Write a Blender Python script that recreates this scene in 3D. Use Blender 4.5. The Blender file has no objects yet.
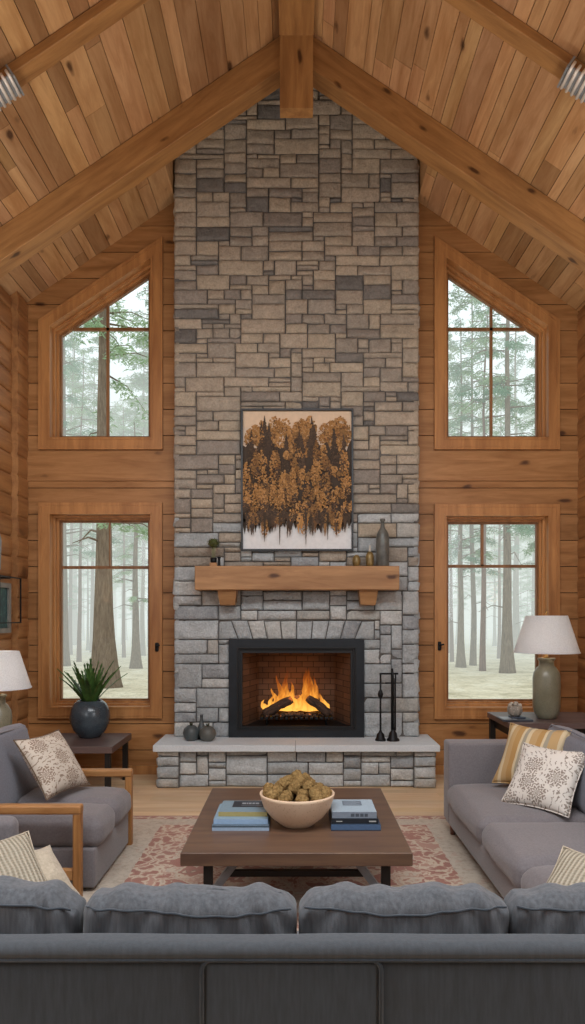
import bpy, math, random
from mathutils import Vector, Matrix, noise

R = random.Random(11)
PI = math.pi
F, VX, VY, EYE = 700.0, 296.5, 617.0, 1.59
C = bpy.context.scene.collection


def at(px, py, Y):
    """Point of the room at depth Y that the lens sees at (px, py)."""
    return Vector(((px - VX) * Y / F, Y, EYE + (VY - py) * Y / F))


def lin(h):
    h = h.lstrip('#')
    r = []
    for i in (0, 2, 4):
        v = int(h[i:i + 2], 16) / 255
        r.append(v / 12.92 if v <= .04045 else ((v + .055) / 1.055) ** 2.4)
    return (r[0], r[1], r[2], 1.0)


# ------------------------------------------------------------------ mesh builder
class MB:
    def __init__(self):
        self.v, self.f, self.c, self.s = [], [], [], []
        self.col = (1, 1, 1, 1)
        self.smooth = False

    def face(self, idx):
        self.f.append(tuple(idx)); self.c.append(self.col); self.s.append(self.smooth)

    def poly(self, pts):
        n = len(self.v)
        self.v += [tuple(p) for p in pts]
        self.face(range(n, n + len(pts)))

    def hexa(self, p):
        """8 corners: bottom ring 0-3, top ring 4-7."""
        n = len(self.v)
        self.v += [tuple(q) for q in p]
        for q in ((0, 3, 2, 1), (4, 5, 6, 7), (0, 1, 5, 4), (1, 2, 6, 5), (2, 3, 7, 6), (3, 0, 4, 7)):
            self.face([n + i for i in q])

    def box(self, x0, x1, y0, y1, z0, z1):
        self.hexa([(x0, y0, z0), (x1, y0, z0), (x1, y1, z0), (x0, y1, z0),
                   (x0, y0, z1), (x1, y0, z1), (x1, y1, z1), (x0, y1, z1)])

    def prism(self, xz, y0, y1):
        """polygon in the XZ plane pushed along Y."""
        n, k = len(self.v), len(xz)
        self.v += [(x, y0, z) for x, z in xz] + [(x, y1, z) for x, z in xz]
        self.face(range(n, n + k)); self.face(reversed(range(n + k, n + 2 * k)))
        for i in range(k):
            j = (i + 1) % k
            self.face((n + i, n + k + i, n + k + j, n + j))

    def ring(self, outer, inner, y0, y1):
        """frame between two XZ polygons of equal length, pushed along Y."""
        k = len(outer)
        for i in range(k):
            j = (i + 1) % k
            a, b, c, d = outer[i], outer[j], inner[j], inner[i]
            self.hexa([(a[0], y0, a[1]), (b[0], y0, b[1]), (c[0], y0, c[1]), (d[0], y0, d[1]),
                       (a[0], y1, a[1]), (b[0], y1, b[1]), (c[0], y1, c[1]), (d[0], y1, d[1])])

    def tube(self, path, rad, seg=10, cap=True):
        path = [Vector(p) for p in path]
        if not hasattr(rad, '__len__'):
            rad = [rad] * len(path)
        n = len(self.v)
        prev = None
        for i, p in enumerate(path):
            t = (path[min(i + 1, len(path) - 1)] - path[max(i - 1, 0)]).normalized()
            if prev is None:
                a = Vector((0, 0, 1)) if abs(t.z) < .9 else Vector((1, 0, 0))
                u = t.cross(a).normalized()
            else:
                u = (prev - t * prev.dot(t)).normalized()
            prev = u
            w = t.cross(u)
            for k in range(seg):
                an = 2 * PI * k / seg
                self.v.append(tuple(p + (u * math.cos(an) + w * math.sin(an)) * rad[i]))
        for i in range(len(path) - 1):
            for k in range(seg):
                k2 = (k + 1) % seg
                self.face((n + i * seg + k, n + i * seg + k2, n + (i + 1) * seg + k2, n + (i + 1) * seg + k))
        if cap:
            self.face(reversed(range(n, n + seg)))
            m = n + (len(path) - 1) * seg
            self.face(range(m, m + seg))

    def lathe(self, prof, seg=32, o=(0, 0, 0), lobes=0, amp=0):
        n = len(self.v)
        for r, z in prof:
            for k in range(seg):
                a = 2 * PI * k / seg
                q = r * (1 + amp * (abs(math.cos(lobes * a / 2)) - .6)) if lobes else r
                self.v.append((o[0] + q * math.cos(a), o[1] + q * math.sin(a), o[2] + z))
        for i in range(len(prof) - 1):
            for k in range(seg):
                k2 = (k + 1) % seg
                self.face((n + i * seg + k, n + i * seg + k2, n + (i + 1) * seg + k2, n + (i + 1) * seg + k))
        if prof[0][0] > 1e-4:
            self.face(reversed(range(n, n + seg)))
        if prof[-1][0] > 1e-4:
            m = n + (len(prof) - 1) * seg
            self.face(range(m, m + seg))

    def rbox(self, x0, x1, y0, y1, z0, z1, r, n=(6, 6, 4), deform=None):
        """box with rounded edges on a shared grid; deform(u,v,w,p) -> p with u,v,w in -1..1."""
        cx, cy, cz = (x0 + x1) / 2, (y0 + y1) / 2, (z0 + z1) / 2
        h = ((x1 - x0) / 2, (y1 - y0) / 2, (z1 - z0) / 2)
        r = min(r, min(h) * .999)
        ax = []
        for a in range(3):
            i = h[a] - r
            e = [-h[a], -h[a] + r * .42, -h[a] + r * .75]
            m = [-i + 2 * i * k / n[a] for k in range(n[a] + 1)]
            ax.append(e + m + [-q for q in reversed(e)])
        ids = {}

        def vid(p):
            key = tuple(round(q, 6) for q in p)
            if key in ids:
                return ids[key]
            inn = [max(-(h[a] - r), min(h[a] - r, p[a])) for a in range(3)]
            d = Vector([p[a] - inn[a] for a in range(3)])
            if d.length > 1e-9:
                d = d.normalized() * r
            q = Vector(inn) + d
            if deform:
                q = deform(p[0] / h[0], p[1] / h[1], p[2] / h[2], q)
            ids[key] = len(self.v)
            self.v.append((q[0] + cx, q[1] + cy, q[2] + cz))
            return ids[key]
        for a in range(3):
            b, c = (a + 1) % 3, (a + 2) % 3
            for sgn in (-1, 1):
                B, D = ax[b], ax[c]
                for i in range(len(B) - 1):
                    for j in range(len(D) - 1):
                        qs = []
                        for (bi, ci) in ((i, j), (i + 1, j), (i + 1, j + 1), (i, j + 1)):
                            p = [0, 0, 0]; p[a] = sgn * h[a]; p[b] = B[bi]; p[c] = D[ci]
                            qs.append(vid(p))
                        if sgn < 0:
                            qs.reverse()
                        self.face(qs)

    def build(self, name, m, parent=None, col=False):
        me = bpy.data.meshes.new(name)
        me.from_pydata(self.v, [], self.f)
        me.polygons.foreach_set('use_smooth', self.s)
        if col:
            at_ = me.color_attributes.new('Col', 'FLOAT_COLOR', 'CORNER')
            buf = []
            for p in me.polygons:
                buf += list(self.c[p.index]) * p.loop_total
            at_.data.foreach_set('color', buf)
        me.materials.append(m)
        me.update()
        o = bpy.data.objects.new(name, me)
        C.objects.link(o)
        if parent:
            o.parent = parent
        return o


def SM():
    m = MB(); m.smooth = True
    return m


def tag(o, label, cat, group=None, kind=None):
    o['label'] = label; o['category'] = cat
    if group: o['group'] = group
    if kind: o['kind'] = kind
    return o


def struct(o):
    o['kind'] = 'structure'
    return o


def thing(name, label, cat, loc=(0, 0, 0), rz=0, group=None):
    o = bpy.data.objects.new(name, None)
    o.empty_display_size = .1
    C.objects.link(o); o.location = loc; o.rotation_euler = (0, 0, rz)
    return tag(o, label, cat, group)


def copy_tree(o, parent=None):
    c = o.copy(); C.objects.link(c)
    if parent: c.parent = parent
    for ch in list(o.children):
        copy_tree(ch, c)
    return c


def base_to(o, loc):
    """put a single mesh's origin at loc without moving it."""
    loc = Vector(loc)
    o.data.transform(Matrix.Translation(-loc)); o.location = loc
    return o


# ------------------------------------------------------------------ materials
class N:
    def __init__(self, name):
        self.m = bpy.data.materials.new(name); self.m.use_nodes = True
        self.t = self.m.node_tree; self.t.nodes.clear()
        self.out = self.t.nodes.new('ShaderNodeOutputMaterial')

    def n(self, typ, props=None, **ins):
        o = self.t.nodes.new('ShaderNode' + typ)
        for k, v in (props or {}).items():
            setattr(o, k, v)
        for k, v in ins.items():
            key = int(k[1:]) if k[0] == '_' and k[1:].isdigit() else k.replace('_', ' ')
            s = o.inputs[key]
            if isinstance(v, bpy.types.NodeSocket):
                self.t.links.new(v, s)
            else:
                s.default_value = v
        return o

    def math(self, op, a, b=0.0, clamp=False):
        return self.n('Math', {'operation': op, 'use_clamp': clamp}, _0=a, _1=b).outputs[0]

    def mix(self, f, a, b, mode='MIX'):
        o = self.n('Mix', {'data_type': 'RGBA', 'blend_type': mode})
        for i, v in ((0, f), (6, a), (7, b)):
            if isinstance(v, bpy.types.NodeSocket): self.t.links.new(v, o.inputs[i])
            else: o.inputs[i].default_value = v
        return o.outputs[2]

    def ramp(self, f, stops, interp='LINEAR'):
        o = self.n('ValToRGB', None, Fac=f)
        o.color_ramp.interpolation = interp
        el = o.color_ramp.elements
        while len(el) > 1: el.remove(el[-1])
        el[0].position, el[0].color = stops[0]
        for p, c in stops[1:]:
            e = el.new(p); e.color = c
        return o.outputs[0]

    def coord(self, scale=(1, 1, 1), rot=(0, 0, 0), which='Object', loc=(0, 0, 0)):
        tc = self.n('TexCoord')
        return self.n('Mapping', None, Vector=tc.outputs[which], Scale=scale, Rotation=rot, Location=loc).outputs[0]

    def noise(self, vec, scale, detail=3, rough=.5, dist=0.0):
        return self.n('TexNoise', None, Vector=vec, Scale=scale, Detail=detail, Roughness=rough, Distortion=dist).outputs[0]

    def bump(self, h, strength=.3, dist=.01):
        return self.n('Bump', None, Height=h, Strength=strength, Distance=dist).outputs[0]

    def pbr(self, col, rough=.6, metal=0.0, bump=None, spec=.5, **kw):
        b = self.n('BsdfPrincipled', None, Base_Color=col, Roughness=rough, Metallic=metal)
        b.inputs['Specular IOR Level'].default_value = spec
        for k, v in kw.items():
            b.inputs[k.replace('_', ' ')].default_value = v
        if bump: self.t.links.new(bump, b.inputs['Normal'])
        self.t.links.new(b.outputs[0], self.out.inputs[0])
        return self.m


def plain(name, h, rough=.5, metal=0.0, var=.12, sc=12, spec=.5):
    n = N(name); v = n.coord()
    f = n.noise(v, sc, 3)
    c = lin(h); d = tuple(q * (1 - var * 2) for q in c[:3]) + (1,); e = tuple(min(1, q * (1 + var)) for q in c[:3]) + (1,)
    return n.pbr(n.ramp(f, [(.3, d), (.7, e)]), rough, metal, n.bump(f, .08, .004), spec)


def wood(name, a, b, axis='x', knots=True, rough=.5, attr=False, fine=1.0, kscale=1.0, spec=.35):
    """long grain along one local axis, darker knots scattered along it."""
    n = N(name)
    st = {'x': (1, 9, 9), 'y': (9, 1, 9), 'z': (9, 9, 1)}[axis]
    v = n.coord(tuple(s * fine for s in st))
    g = n.noise(v, 1.6, 6, .62, .6)
    g2 = n.noise(v, 9, 3, .6)
    col = n.ramp(g, [(.3, lin(b)), (.62, lin(a))])
    col = n.mix(n.math('MULTIPLY', n.math('SUBTRACT', g2, .45, True), .9), col, lin(b))
    if knots:
        ks = {'x': (1.7, 4.2, 4.2), 'y': (4.2, 1.7, 4.2), 'z': (4.2, 4.2, 1.7)}[axis]
        kv = n.coord(tuple(s * kscale for s in ks))
        kn = n.n('TexNoise', None, Vector=kv, Scale=3.0).outputs['Color']
        kv2 = n.n('VectorMath', {'operation': 'MULTIPLY_ADD'}, _0=kn, _1=(.22, .22, .22), _2=kv).outputs[0]
        d = n.n('TexVoronoi', None, Vector=kv2, Scale=1.0).outputs['Distance']
        halo = n.ramp(d, [(.08, (1, 1, 1, 1)), (.32, (0, 0, 0, 1))])
        core = n.ramp(d, [(.07, (1, 1, 1, 1)), (.15, (0, 0, 0, 1))])
        col = n.mix(n.math('MULTIPLY', halo, .45), col, lin(b))
        col = n.mix(n.math('MULTIPLY', core, .85), col, lin('#3a1c0c'))
    if attr:
        at_ = n.n('Attribute', {'attribute_name': 'Col'}).outputs['Color']
        col = n.mix(1.0, col, at_, 'MULTIPLY')
    return n.pbr(col, rough, 0, n.bump(g, .15, .004), spec)


def fabric(name, h, streak=.18, rough=.9, sc=140, dirx=(1, 1, .12)):
    n = N(name)
    v = n.coord(dirx)
    f = n.noise(v, sc * .5, 2, .6)
    w = n.noise(n.coord(), sc * 1.7, 2)
    big = n.noise(n.coord(), 3.0, 2)
    c = lin(h); d = tuple(q * (1 - streak * 1.6) for q in c[:3]) + (1,); e = tuple(min(1, q * (1 + streak)) for q in c[:3]) + (1,)
    col = n.ramp(f, [(.3, d), (.7, e)])
    col = n.mix(n.math('MULTIPLY', big, .25), col, d)
    hh = n.math('ADD', f, w)
    return n.pbr(col, rough, 0, n.bump(hh, .25, .003), .2, Sheen_Weight=.25)


MAT = {}
MAT['ceil'] = wood('pine_ceiling', '#d0a97c', '#ae8357', 'y', True, .55, True, .9, 1.15)
MAT['ceil_gap'] = plain('ceiling_gap', '#3b2212', .9)
MAT['wall'] = wood('cedar_wall', '#ab7b4d', '#85592f', 'x', True, .5, True, .8, 1.1)
MAT['wall_y'] = wood('cedar_log_side', '#b48353', '#8d5f3a', 'y', True, .55, True, .8, .55)
MAT['beam'] = wood('fir_beam', '#b28552', '#8b623a', 'x', True, .5, False, .9, 1.35)
MAT['beam_y'] = wood('fir_beam_ridge', '#b28552', '#8b623a', 'y', True, .5, False, .9, 1.35)
MAT['beam_z'] = wood('fir_post', '#b28552', '#8b623a', 'z', True, .5, False, .9, 1.35)
MAT['casing'] = wood('window_fir', '#b7824e', '#916037', 'z', False, .42, False, .7)
MAT['sash'] = wood('window_sash', '#946a44', '#70492a', 'z', False, .45, False, .7)
MAT['mantel'] = wood('mantel_fir', '#b0855a', '#8c6440', 'x', True, .5, False, 1.0, 1.2)
MAT['walnut'] = wood('walnut_top', '#69513f', '#523d33', 'x', False, .38, False, 1.0, 1, .5)
MAT['darkwood'] = wood('dark_table_wood', '#645350', '#4e3f3c', 'x', False, .4, False, 1.0, 1, .5)
MAT['oakarm'] = wood('oak_arm', '#ae7f50', '#8d6138', 'x', False, .4, False, 2.0)
MAT['oakleg'] = wood('oak_post', '#a87848', '#865b34', 'z', False, .4, False, 2.0)
MAT['redleg'] = wood('sofa_leg_wood', '#7a5040', '#5c382a', 'z', False, .4, False, 2.0)
MAT['oakfloor'] = wood('oak_floor', '#dcc2a0', '#c6a680', 'x', False, .42, True, .8)
MAT['gap'] = plain('dark_gap', '#2b1a0f', .95)
MAT['mortar'] = plain('mortar', '#625f5b', .95)
MAT['iron'] = plain('black_iron', '#1c1d1f', .5, .6)
MAT['insert'] = plain('charcoal_metal', '#23282d', .45, .4)
MAT['insert_in'] = plain('black_metal', '#101214', .45, 0.0)
MAT['steel'] = plain('grey_steel', '#8f959a', .5, .2)
MAT['blackleg'] = plain('black_leg', '#1b1918', .5, .2)
MAT['brass'] = plain('aged_brass', '#b08a52', .35, .8)
MAT['goldglaze'] = plain('gold_glaze', '#8d7648', .4, .35, .25, 20)
MAT['tallgrey'] = plain('grey_bottle_glaze', '#63645f', .35, .1, .25, 14)
MAT['fab_front'] = fabric('slate_fabric', '#5b5f64', .2)
MAT['fab_back'] = fabric('slate_fabric_back', '#4b5055', .1)
MAT['fab_panel'] = fabric('slate_panel_fabric', '#434c55', .12)
MAT['fab_pipe'] = fabric('slate_piping', '#3b434b', .1)
MAT['fab_sofa'] = fabric('taupe_grey_fabric', '#777274', .10, sc=180, dirx=(1, 1, 1))
MAT['fab_love'] = fabric('grey_loveseat_fabric', '#757072', .10, sc=180, dirx=(1, 1, 1))
MAT['fab_backc'] = fabric('bluegrey_back_fabric', '#707079', .10, sc=180, dirx=(1, 1, 1))
MAT['linen'] = fabric('beige_linen', '#b8ac98', .12, sc=160, dirx=(1, 1, 1))
MAT['tan'] = fabric('ochre_linen', '#b39262', .12, sc=160, dirx=(1, 1, 1))


def m_stone():
    n = N('fieldstone')
    at_ = n.n('Attribute', {'attribute_name': 'Col'}).outputs['Color']
    v = n.coord()
    f = n.noise(v, 9, 8, .65)
    g = n.noise(v, 55, 4, .6)
    k = n.ramp(f, [(.3, (.78, .78, .78, 1)), (.7, (1.1, 1.1, 1.1, 1))])
    col = n.mix(1.0, at_, k, 'MULTIPLY')
    k2 = n.ramp(g, [(.3, (.8, .8, .8, 1)), (.7, (1.12, 1.12, 1.12, 1))])
    col = n.mix(1.0, col, k2, 'MULTIPLY')
    w = n.noise(n.coord((1, 1, 1), (0, .6, 0)), 22, 5, .7, 1.5)
    h = n.math('ADD', n.math('ADD', f, w), n.math('MULTIPLY', g, .35))
    return n.pbr(col, .92, 0, n.bump(h, .9, .025), .2)


MAT['stone'] = m_stone()


def m_slab():
    n = N('hearth_slab_stone'); v = n.coord()
    f = n.noise(v, 60, 4, .7); g = n.noise(v, 5, 3)
    col = n.ramp(f, [(.25, lin('#bcc3c7')), (.75, lin('#d6dbde'))])
    col = n.mix(n.math('MULTIPLY', g, .3), col, lin('#c3c9cc'))
    return n.pbr(col, .7, 0, n.bump(f, .25, .004), .3)


MAT['slab'] = m_slab()


def m_attr(name, rough=.7, spec=.3, sc=30, amt=.15):
    n = N(name)
    at_ = n.n('Attribute', {'attribute_name': 'Col'}).outputs['Color']
    f = n.noise(n.coord(), sc, 4)
    col = n.mix(1.0, at_, n.ramp(f, [(.3, (1 - amt,) * 3 + (1,)), (.7, (1 + amt,) * 3 + (1,))]), 'MULTIPLY')
    return n.pbr(col, rough, 0, None, spec)


MAT['print'] = m_attr('forest_print', .8, .1, 30, .05)
MAT['bookcol'] = m_attr('book_cloth', .55, .3, 60, .06)
MAT['pages'] = plain('book_pages', '#c9c4b8', .9)


def m_glass():
    n = N('window_glass')
    t = n.n('BsdfTransparent', None, Color=(.93, .96, .96, 1)); g = n.n('BsdfGlossy', None, Color=(.9, .95, 1, 1), Roughness=.02)
    m = n.n('MixShader', None, _0=.02, _1=t.outputs[0], _2=g.outputs[0])
    n.t.links.new(m.outputs[0], n.out.inputs[0])
    return n.m


MAT['glass'] = m_glass()


def m_shade():
    n = N('linen_lamp_shade')
    f = n.noise(n.coord((1, 1, 1)), 120, 2)
    c = n.ramp(f, [(.3, lin('#e2e4e6')), (.7, lin('#f2f4f6'))])
    d = n.n('BsdfDiffuse', None, Color=c); t = n.n('BsdfTranslucent', None, Color=c)
    m = n.n('MixShader', None, _0=.45, _1=d.outputs[0], _2=t.outputs[0])
    n.t.links.new(m.outputs[0], n.out.inputs[0])
    return n.m


MAT['shade'] = m_shade()


def m_speckle(name, a, b, c2, rough=.3, sc=60, spec=.5):
    n = N(name); v = n.coord()
    f = n.noise(v, sc, 3, .7); g = n.noise(v, 6, 4)
    d = n.n('TexVoronoi', None, Vector=v, Scale=sc * 1.6).outputs['Distance']
    col = n.ramp(g, [(.3, lin(a)), (.7, lin(b))])
    col = n.mix(n.ramp(d, [(.12, (1, 1, 1, 1)), (.3, (0, 0, 0, 1))]), col, lin(c2))
    return n.pbr(col, rough, 0, n.bump(f, .2, .003), spec)


MAT['lampbase'] = m_speckle('speckled_celadon', '#6d6a56', '#868371', '#5a5644', .3)
MAT['planter'] = m_speckle('blue_black_glaze', '#2e373e', '#465159', '#5d6a70', .22, 70)
MAT['hearthpot'] = m_speckle('dark_grey_glaze', '#3a4143', '#535a5a', '#2c3132', .45, 50)
MAT['hearthpot2'] = m_speckle('brown_grey_glaze', '#4c4c47', '#63635d', '#393935', .45, 50)
MAT['bowl'] = m_speckle('pale_clay', '#d8bc9f', '#e0c6aa', '#c9ab8d', .6, 40, .3)
MAT['cup'] = m_speckle('grey_lobed_clay', '#7d766c', '#9a9389', '#c0b8ac', .6, 40, .3)


def m_moss():
    n = N('dried_moss'); v = n.coord()
    f = n.noise(v, 55, 5, .7); g = n.noise(v, 180, 2)
    col = n.ramp(f, [(.25, lin('#57432a')), (.5, lin('#94784c')), (.75, lin('#bd9f6e'))])
    return n.pbr(col, .95, 0, n.bump(n.math('ADD', f, g), .9, .01), .1)


MAT['moss'] = m_moss()


def m_leaf(name, a, b):
    n = N(name)
    f = n.noise(n.coord(), 9, 3)
    col = n.ramp(f, [(.3, lin(a)), (.7, lin(b))])
    return n.pbr(col, .45, 0, None, .4)


MAT['plant'] = m_leaf('agave_leaf', '#27421b', '#557a3c')
MAT['topiary'] = m_leaf('topiary_leaf', '#2f3515', '#525a28')
MAT['stem'] = plain('pale_stem', '#8c8a68', .8)
MAT['stub'] = m_leaf('succulent_leaf', '#3c4230', '#6b6a48')


def m_floral(name, ground, ink, sc=6.5, ox=0.0):
    """chrysanthemum heads printed on a cream ground."""
    n = N(name)
    v = n.coord((1, 1, 0), (0, 0, .35), 'Object', (ox, .17, 0))
    vo = n.n('TexVoronoi', {'voronoi_dimensions': '2D', 'feature': 'F1'}, Vector=v, Scale=sc, Randomness=.55)
    loc = n.n('VectorMath', {'operation': 'SUBTRACT'}, _0=n.n('VectorMath', {'operation': 'SCALE'}, _0=v, Scale=1.0).outputs[0], _1=vo.outputs['Position']).outputs[0]
    sx = n.n('SeparateXYZ', None, Vector=loc)
    ang = n.math('ARCTAN2', sx.outputs[1], sx.outputs[0])
    d = n.math('MULTIPLY', n.n('VectorMath', {'operation': 'LENGTH'}, _0=loc).outputs[1], sc)
    warp = n.math('MULTIPLY', n.noise(v, 40, 2), .16)
    d = n.math('ADD', d, n.math('SUBTRACT', warp, .08))
    pet = n.math('COSINE', n.math('MULTIPLY', ang, 9))
    lim = n.math('ADD', .36, n.math('MULTIPLY', pet, .05))
    inside = n.math('LESS_THAN', d, lim)
    r1 = n.math('SINE', n.math('ADD', n.math('MULTIPLY', d, 46), n.math('MULTIPLY', pet, 2.2)))
    rings = n.math('GREATER_THAN', r1, -.35)
    ink_f = n.math('MULTIPLY', inside, rings)
    # sprigs between the heads
    wv = n.n('TexWave', {'wave_type': 'RINGS', 'rings_direction': 'SPHERICAL'}, Vector=v, Scale=11.0, Distortion=7.0, Detail=2.0, Detail_Scale=3.0).outputs[1]
    sprig = n.math('MULTIPLY', n.math('GREATER_THAN', wv, .86), n.math('MULTIPLY', n.math('GREATER_THAN', d, .47), n.math('LESS_THAN', d, .62)))
    ink_f = n.math('MAXIMUM', ink_f, sprig)
    soft = n.math('MULTIPLY', ink_f, n.math('ADD', .55, n.math('MULTIPLY', n.noise(v, 60, 2), .5)), True)
    col = n.mix(soft, lin(ground), lin(ink))
    w = n.noise(n.coord(), 300, 2)
    return n.pbr(col, .9, 0, n.bump(w, .3, .002), .2)


MAT['floral_l'] = m_floral('floral_print_left', '#c4b9ab', '#7a6353', 6.0)
MAT['floral_r'] = m_floral('floral_print_right', '#d2cbc2', '#77685c', 5.6, .31)


def m_stripe():
    n = N('ochre_stripe')
    v = n.coord()
    x = n.math('ADD', n.math('MULTIPLY', n.n('SeparateXYZ', None, Vector=v).outputs[0], 2.2), .5)
    x = n.math('ADD', x, n.math('MULTIPLY', n.noise(v, 20, 2), .015))
    o, c, g, b = lin('#b39468'), lin('#cbbb9b'), lin('#949082'), lin('#a9834f')
    col = n.ramp(x, [(0, o), (.1, c), (.16, o), (.25, b), (.34, c), (.38, g), (.44, c), (.5, o), (.6, b), (.68, c), (.72, g), (.78, o), (.9, c)], 'CONSTANT')
    w = n.noise(n.coord((1, .15, 1)), 160, 2)
    col = n.mix(n.math('MULTIPLY', w, .35), col, lin('#ab8e66'))
    return n.pbr(col, .9, 0, n.bump(w, .3, .002), .2)


MAT['stripe'] = m_stripe()


def m_knit():
    n = N('ribbed_knit')
    v = n.coord()
    x = n.n('SeparateXYZ', None, Vector=v)
    s = n.math('SINE', n.math('MULTIPLY', x.outputs[0], 300))
    z = n.math('SINE', n.math('ADD', n.math('MULTIPLY', x.outputs[1], 420), n.math('MULTIPLY', s, 1.2)))
    h = n.math('ADD', s, n.math('MULTIPLY', z, .3))
    col = n.ramp(n.math('ADD', n.math('MULTIPLY', h, .35), .5), [(.1, lin('#8f8776')), (.6, lin('#aea593')), (1, lin('#bbb2a1'))])
    return n.pbr(col, .95, 0, n.bump(h, .6, .006), .1)


MAT['knit'] = m_knit()


def m_rug(hx, hy):
    n = N('persian_rug')
    v = n.coord()
    sp = n.n('SeparateXYZ', None, Vector=v)
    wob = n.math('MULTIPLY', n.math('SUBTRACT', n.noise(v, 14, 2), .5), .035)
    ax = n.math('ADD', n.math('ABSOLUTE', sp.outputs[0]), wob)
    ay = n.math('ADD', n.math('ABSOLUTE', sp.outputs[1]), wob)
    dx = n.math('SUBTRACT', hx, ax); dy = n.math('SUBTRACT', hy, ay)
    red, cream, rose, sand, dark = lin('#955a50'), lin('#c9b8a3'), lin('#ae8072'), lin('#b9ae9f'), lin('#6e524a')

    def motif(sc, thr, metric='MANHATTAN'):
        t = n.n('TexVoronoi', {'distance': metric, 'voronoi_dimensions': '2D'}, Vector=n.coord((1, 1, 1), (0, 0, 0)), Scale=sc, Randomness=.35)
        return t.outputs['Distance']
    nz = n.noise(v, 30, 4, .7)
    wn = n.n('TexNoise', None, Vector=v, Scale=5.0, Detail=3.0).outputs['Color']
    wv = n.n('VectorMath', {'operation': 'MULTIPLY_ADD'}, _0=wn, _1=(.34, .34, 0), _2=v).outputs[0]
    big = n.n('TexVoronoi', {'voronoi_dimensions': '2D'}, Vector=wv, Scale=5.0, Randomness=.75).outputs['Distance']
    small = n.n('TexVoronoi', {'voronoi_dimensions': '2D', 'distance': 'CHEBYCHEV'}, Vector=wv, Scale=11.0, Randomness=.8).outputs['Distance']
    m1 = n.math('ADD', n.math('MULTIPLY', big, .8), n.math('ADD', n.math('MULTIPLY', small, .28), n.math('MULTIPLY', n.math('SUBTRACT', nz, .5), .35)))
    field = n.ramp(m1, [(.10, cream), (.14, dark), (.20, red), (.37, red), (.42, cream), (.50, sand), (.54, rose), (.60, cream), (.66, red), (.74, red), (.80, cream)])
    m2 = n.math('ADD', n.n('TexVoronoi', {'voronoi_dimensions': '2D'}, Vector=wv, Scale=10.5, Randomness=.85).outputs['Distance'], n.math('MULTIPLY', n.math('SUBTRACT', nz, .5), .7))
    band = n.ramp(m2, [(.05, red), (.26, red), (.36, rose), (.42, cream), (.58, cream), (.64, rose)])
    guard = n.ramp(n.noise(v, 26, 5, .75), [(.3, lin('#968a7c')), (.5, sand), (.68, lin('#c4bbac'))])
    guard = n.mix(n.math('MULTIPLY', n.math('GREATER_THAN', n.noise(v, 11, 4, .7), .6), .35), guard, rose)
    edge = n.math('MINIMUM', dx, dy)
    gx = n.math('MINIMUM', n.math('MULTIPLY', dx, .42), dy)       # the side borders are broader than the end ones
    col = n.mix(n.math('LESS_THAN', gx, .27), field, guard)
    inner = n.math('MULTIPLY', n.math('GREATER_THAN', gx, .25), n.math('LESS_THAN', gx, .34))
    col = n.mix(inner, col, band)
    col = n.mix(n.math('LESS_THAN', edge, .10), col, band)
    col = n.mix(n.math('LESS_THAN', edge, .025), col, rose)
    fade = n.noise(v, 5, 4, .7)
    col = n.mix(n.math('MULTIPLY', fade, .45), col, lin('#b09f8c'))
    pile = n.noise(v, 260, 2)
    return n.pbr(col, .95, 0, n.bump(pile, .5, .004), .1, Sheen_Weight=.2)


def m_brick():
    n = N('firebrick')
    v = n.coord()
    b = n.n('TexBrick', None, Vector=n.coord((1, 1, 1), (PI / 2, 0, 0)), Color1=lin('#644a39'), Color2=lin('#523c2e'), Mortar=lin('#241b16'), Scale=4.2, Mortar_Size=.012)
    return n.pbr(b.outputs[0], .9, 0, n.bump(b.outputs[1], .3, -.01), .2)


def m_char():
    n = N('charred_bark')
    f = n.noise(n.coord((2, 9, 9)), 6, 5, .7)
    g = n.noise(n.coord(), 9, 3)
    col = n.ramp(f, [(.3, lin('#120c09')), (.7, lin('#5a4030'))])
    p = n.n('BsdfPrincipled', None, Base_Color=col, Roughness=.9)
    glow = n.ramp(g, [(.66, (0, 0, 0, 1)), (.76, (1, .22, .03, 1))])
    n.t.links.new(glow, p.inputs['Emission Color']); p.inputs['Emission Strength'].default_value = .9
    n.t.links.new(n.bump(f, .8, .01), p.inputs['Normal'])
    n.t.links.new(p.outputs[0], n.out.inputs[0])
    return n.m


def m_ember():
    n = N('embers')
    f = n.noise(n.coord(), 26, 4, .7)
    col = n.ramp(f, [(.35, lin('#1c1310')), (.7, lin('#5a4438'))])
    p = n.n('BsdfPrincipled', None, Base_Color=col, Roughness=.95)
    n.t.links.new(n.ramp(f, [(.62, (0, 0, 0, 1)), (.74, (1, .25, .04, 1))]), p.inputs['Emission Color'])
    p.inputs['Emission Strength'].default_value = 1.0
    n.t.links.new(p.outputs[0], n.out.inputs[0])
    return n.m


def m_flame():
    n = N('flame')
    v = n.coord()
    z = n.math('DIVIDE', n.n('SeparateXYZ', None, Vector=v).outputs[2], .52)
    lick = n.noise(n.coord((9, 9, 3.0)), 1.6, 3, .6, 1.0)
    t = n.math('ADD', z, n.math('MULTIPLY', n.math('SUBTRACT', lick, .5), .9))
    col = n.ramp(t, [(.0, (1, .46, .08, 1)), (.3, (1, .36, .045, 1)), (.6, (1, .20, .012, 1)), (1, (.8, .08, .0, 1))])
    st = n.ramp(t, [(0, (1, 1, 1, 1)), (.45, (.45, .45, .45, 1)), (1, (.12, .12, .12, 1))])
    e = n.n('Emission', None, Color=col, Strength=n.math('MULTIPLY', st, 1.5))
    tr = n.n('BsdfTransparent')
    a = n.ramp(t, [(0, (.7,) * 3 + (1,)), (.4, (.4,) * 3 + (1,)), (.8, (0, 0, 0, 1))])
    m = n.n('MixShader', None, _0=a, _1=tr.outputs[0], _2=e.outputs[0])
    n.t.links.new(m.outputs[0], n.out.inputs[0])
    return n.m


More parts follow.
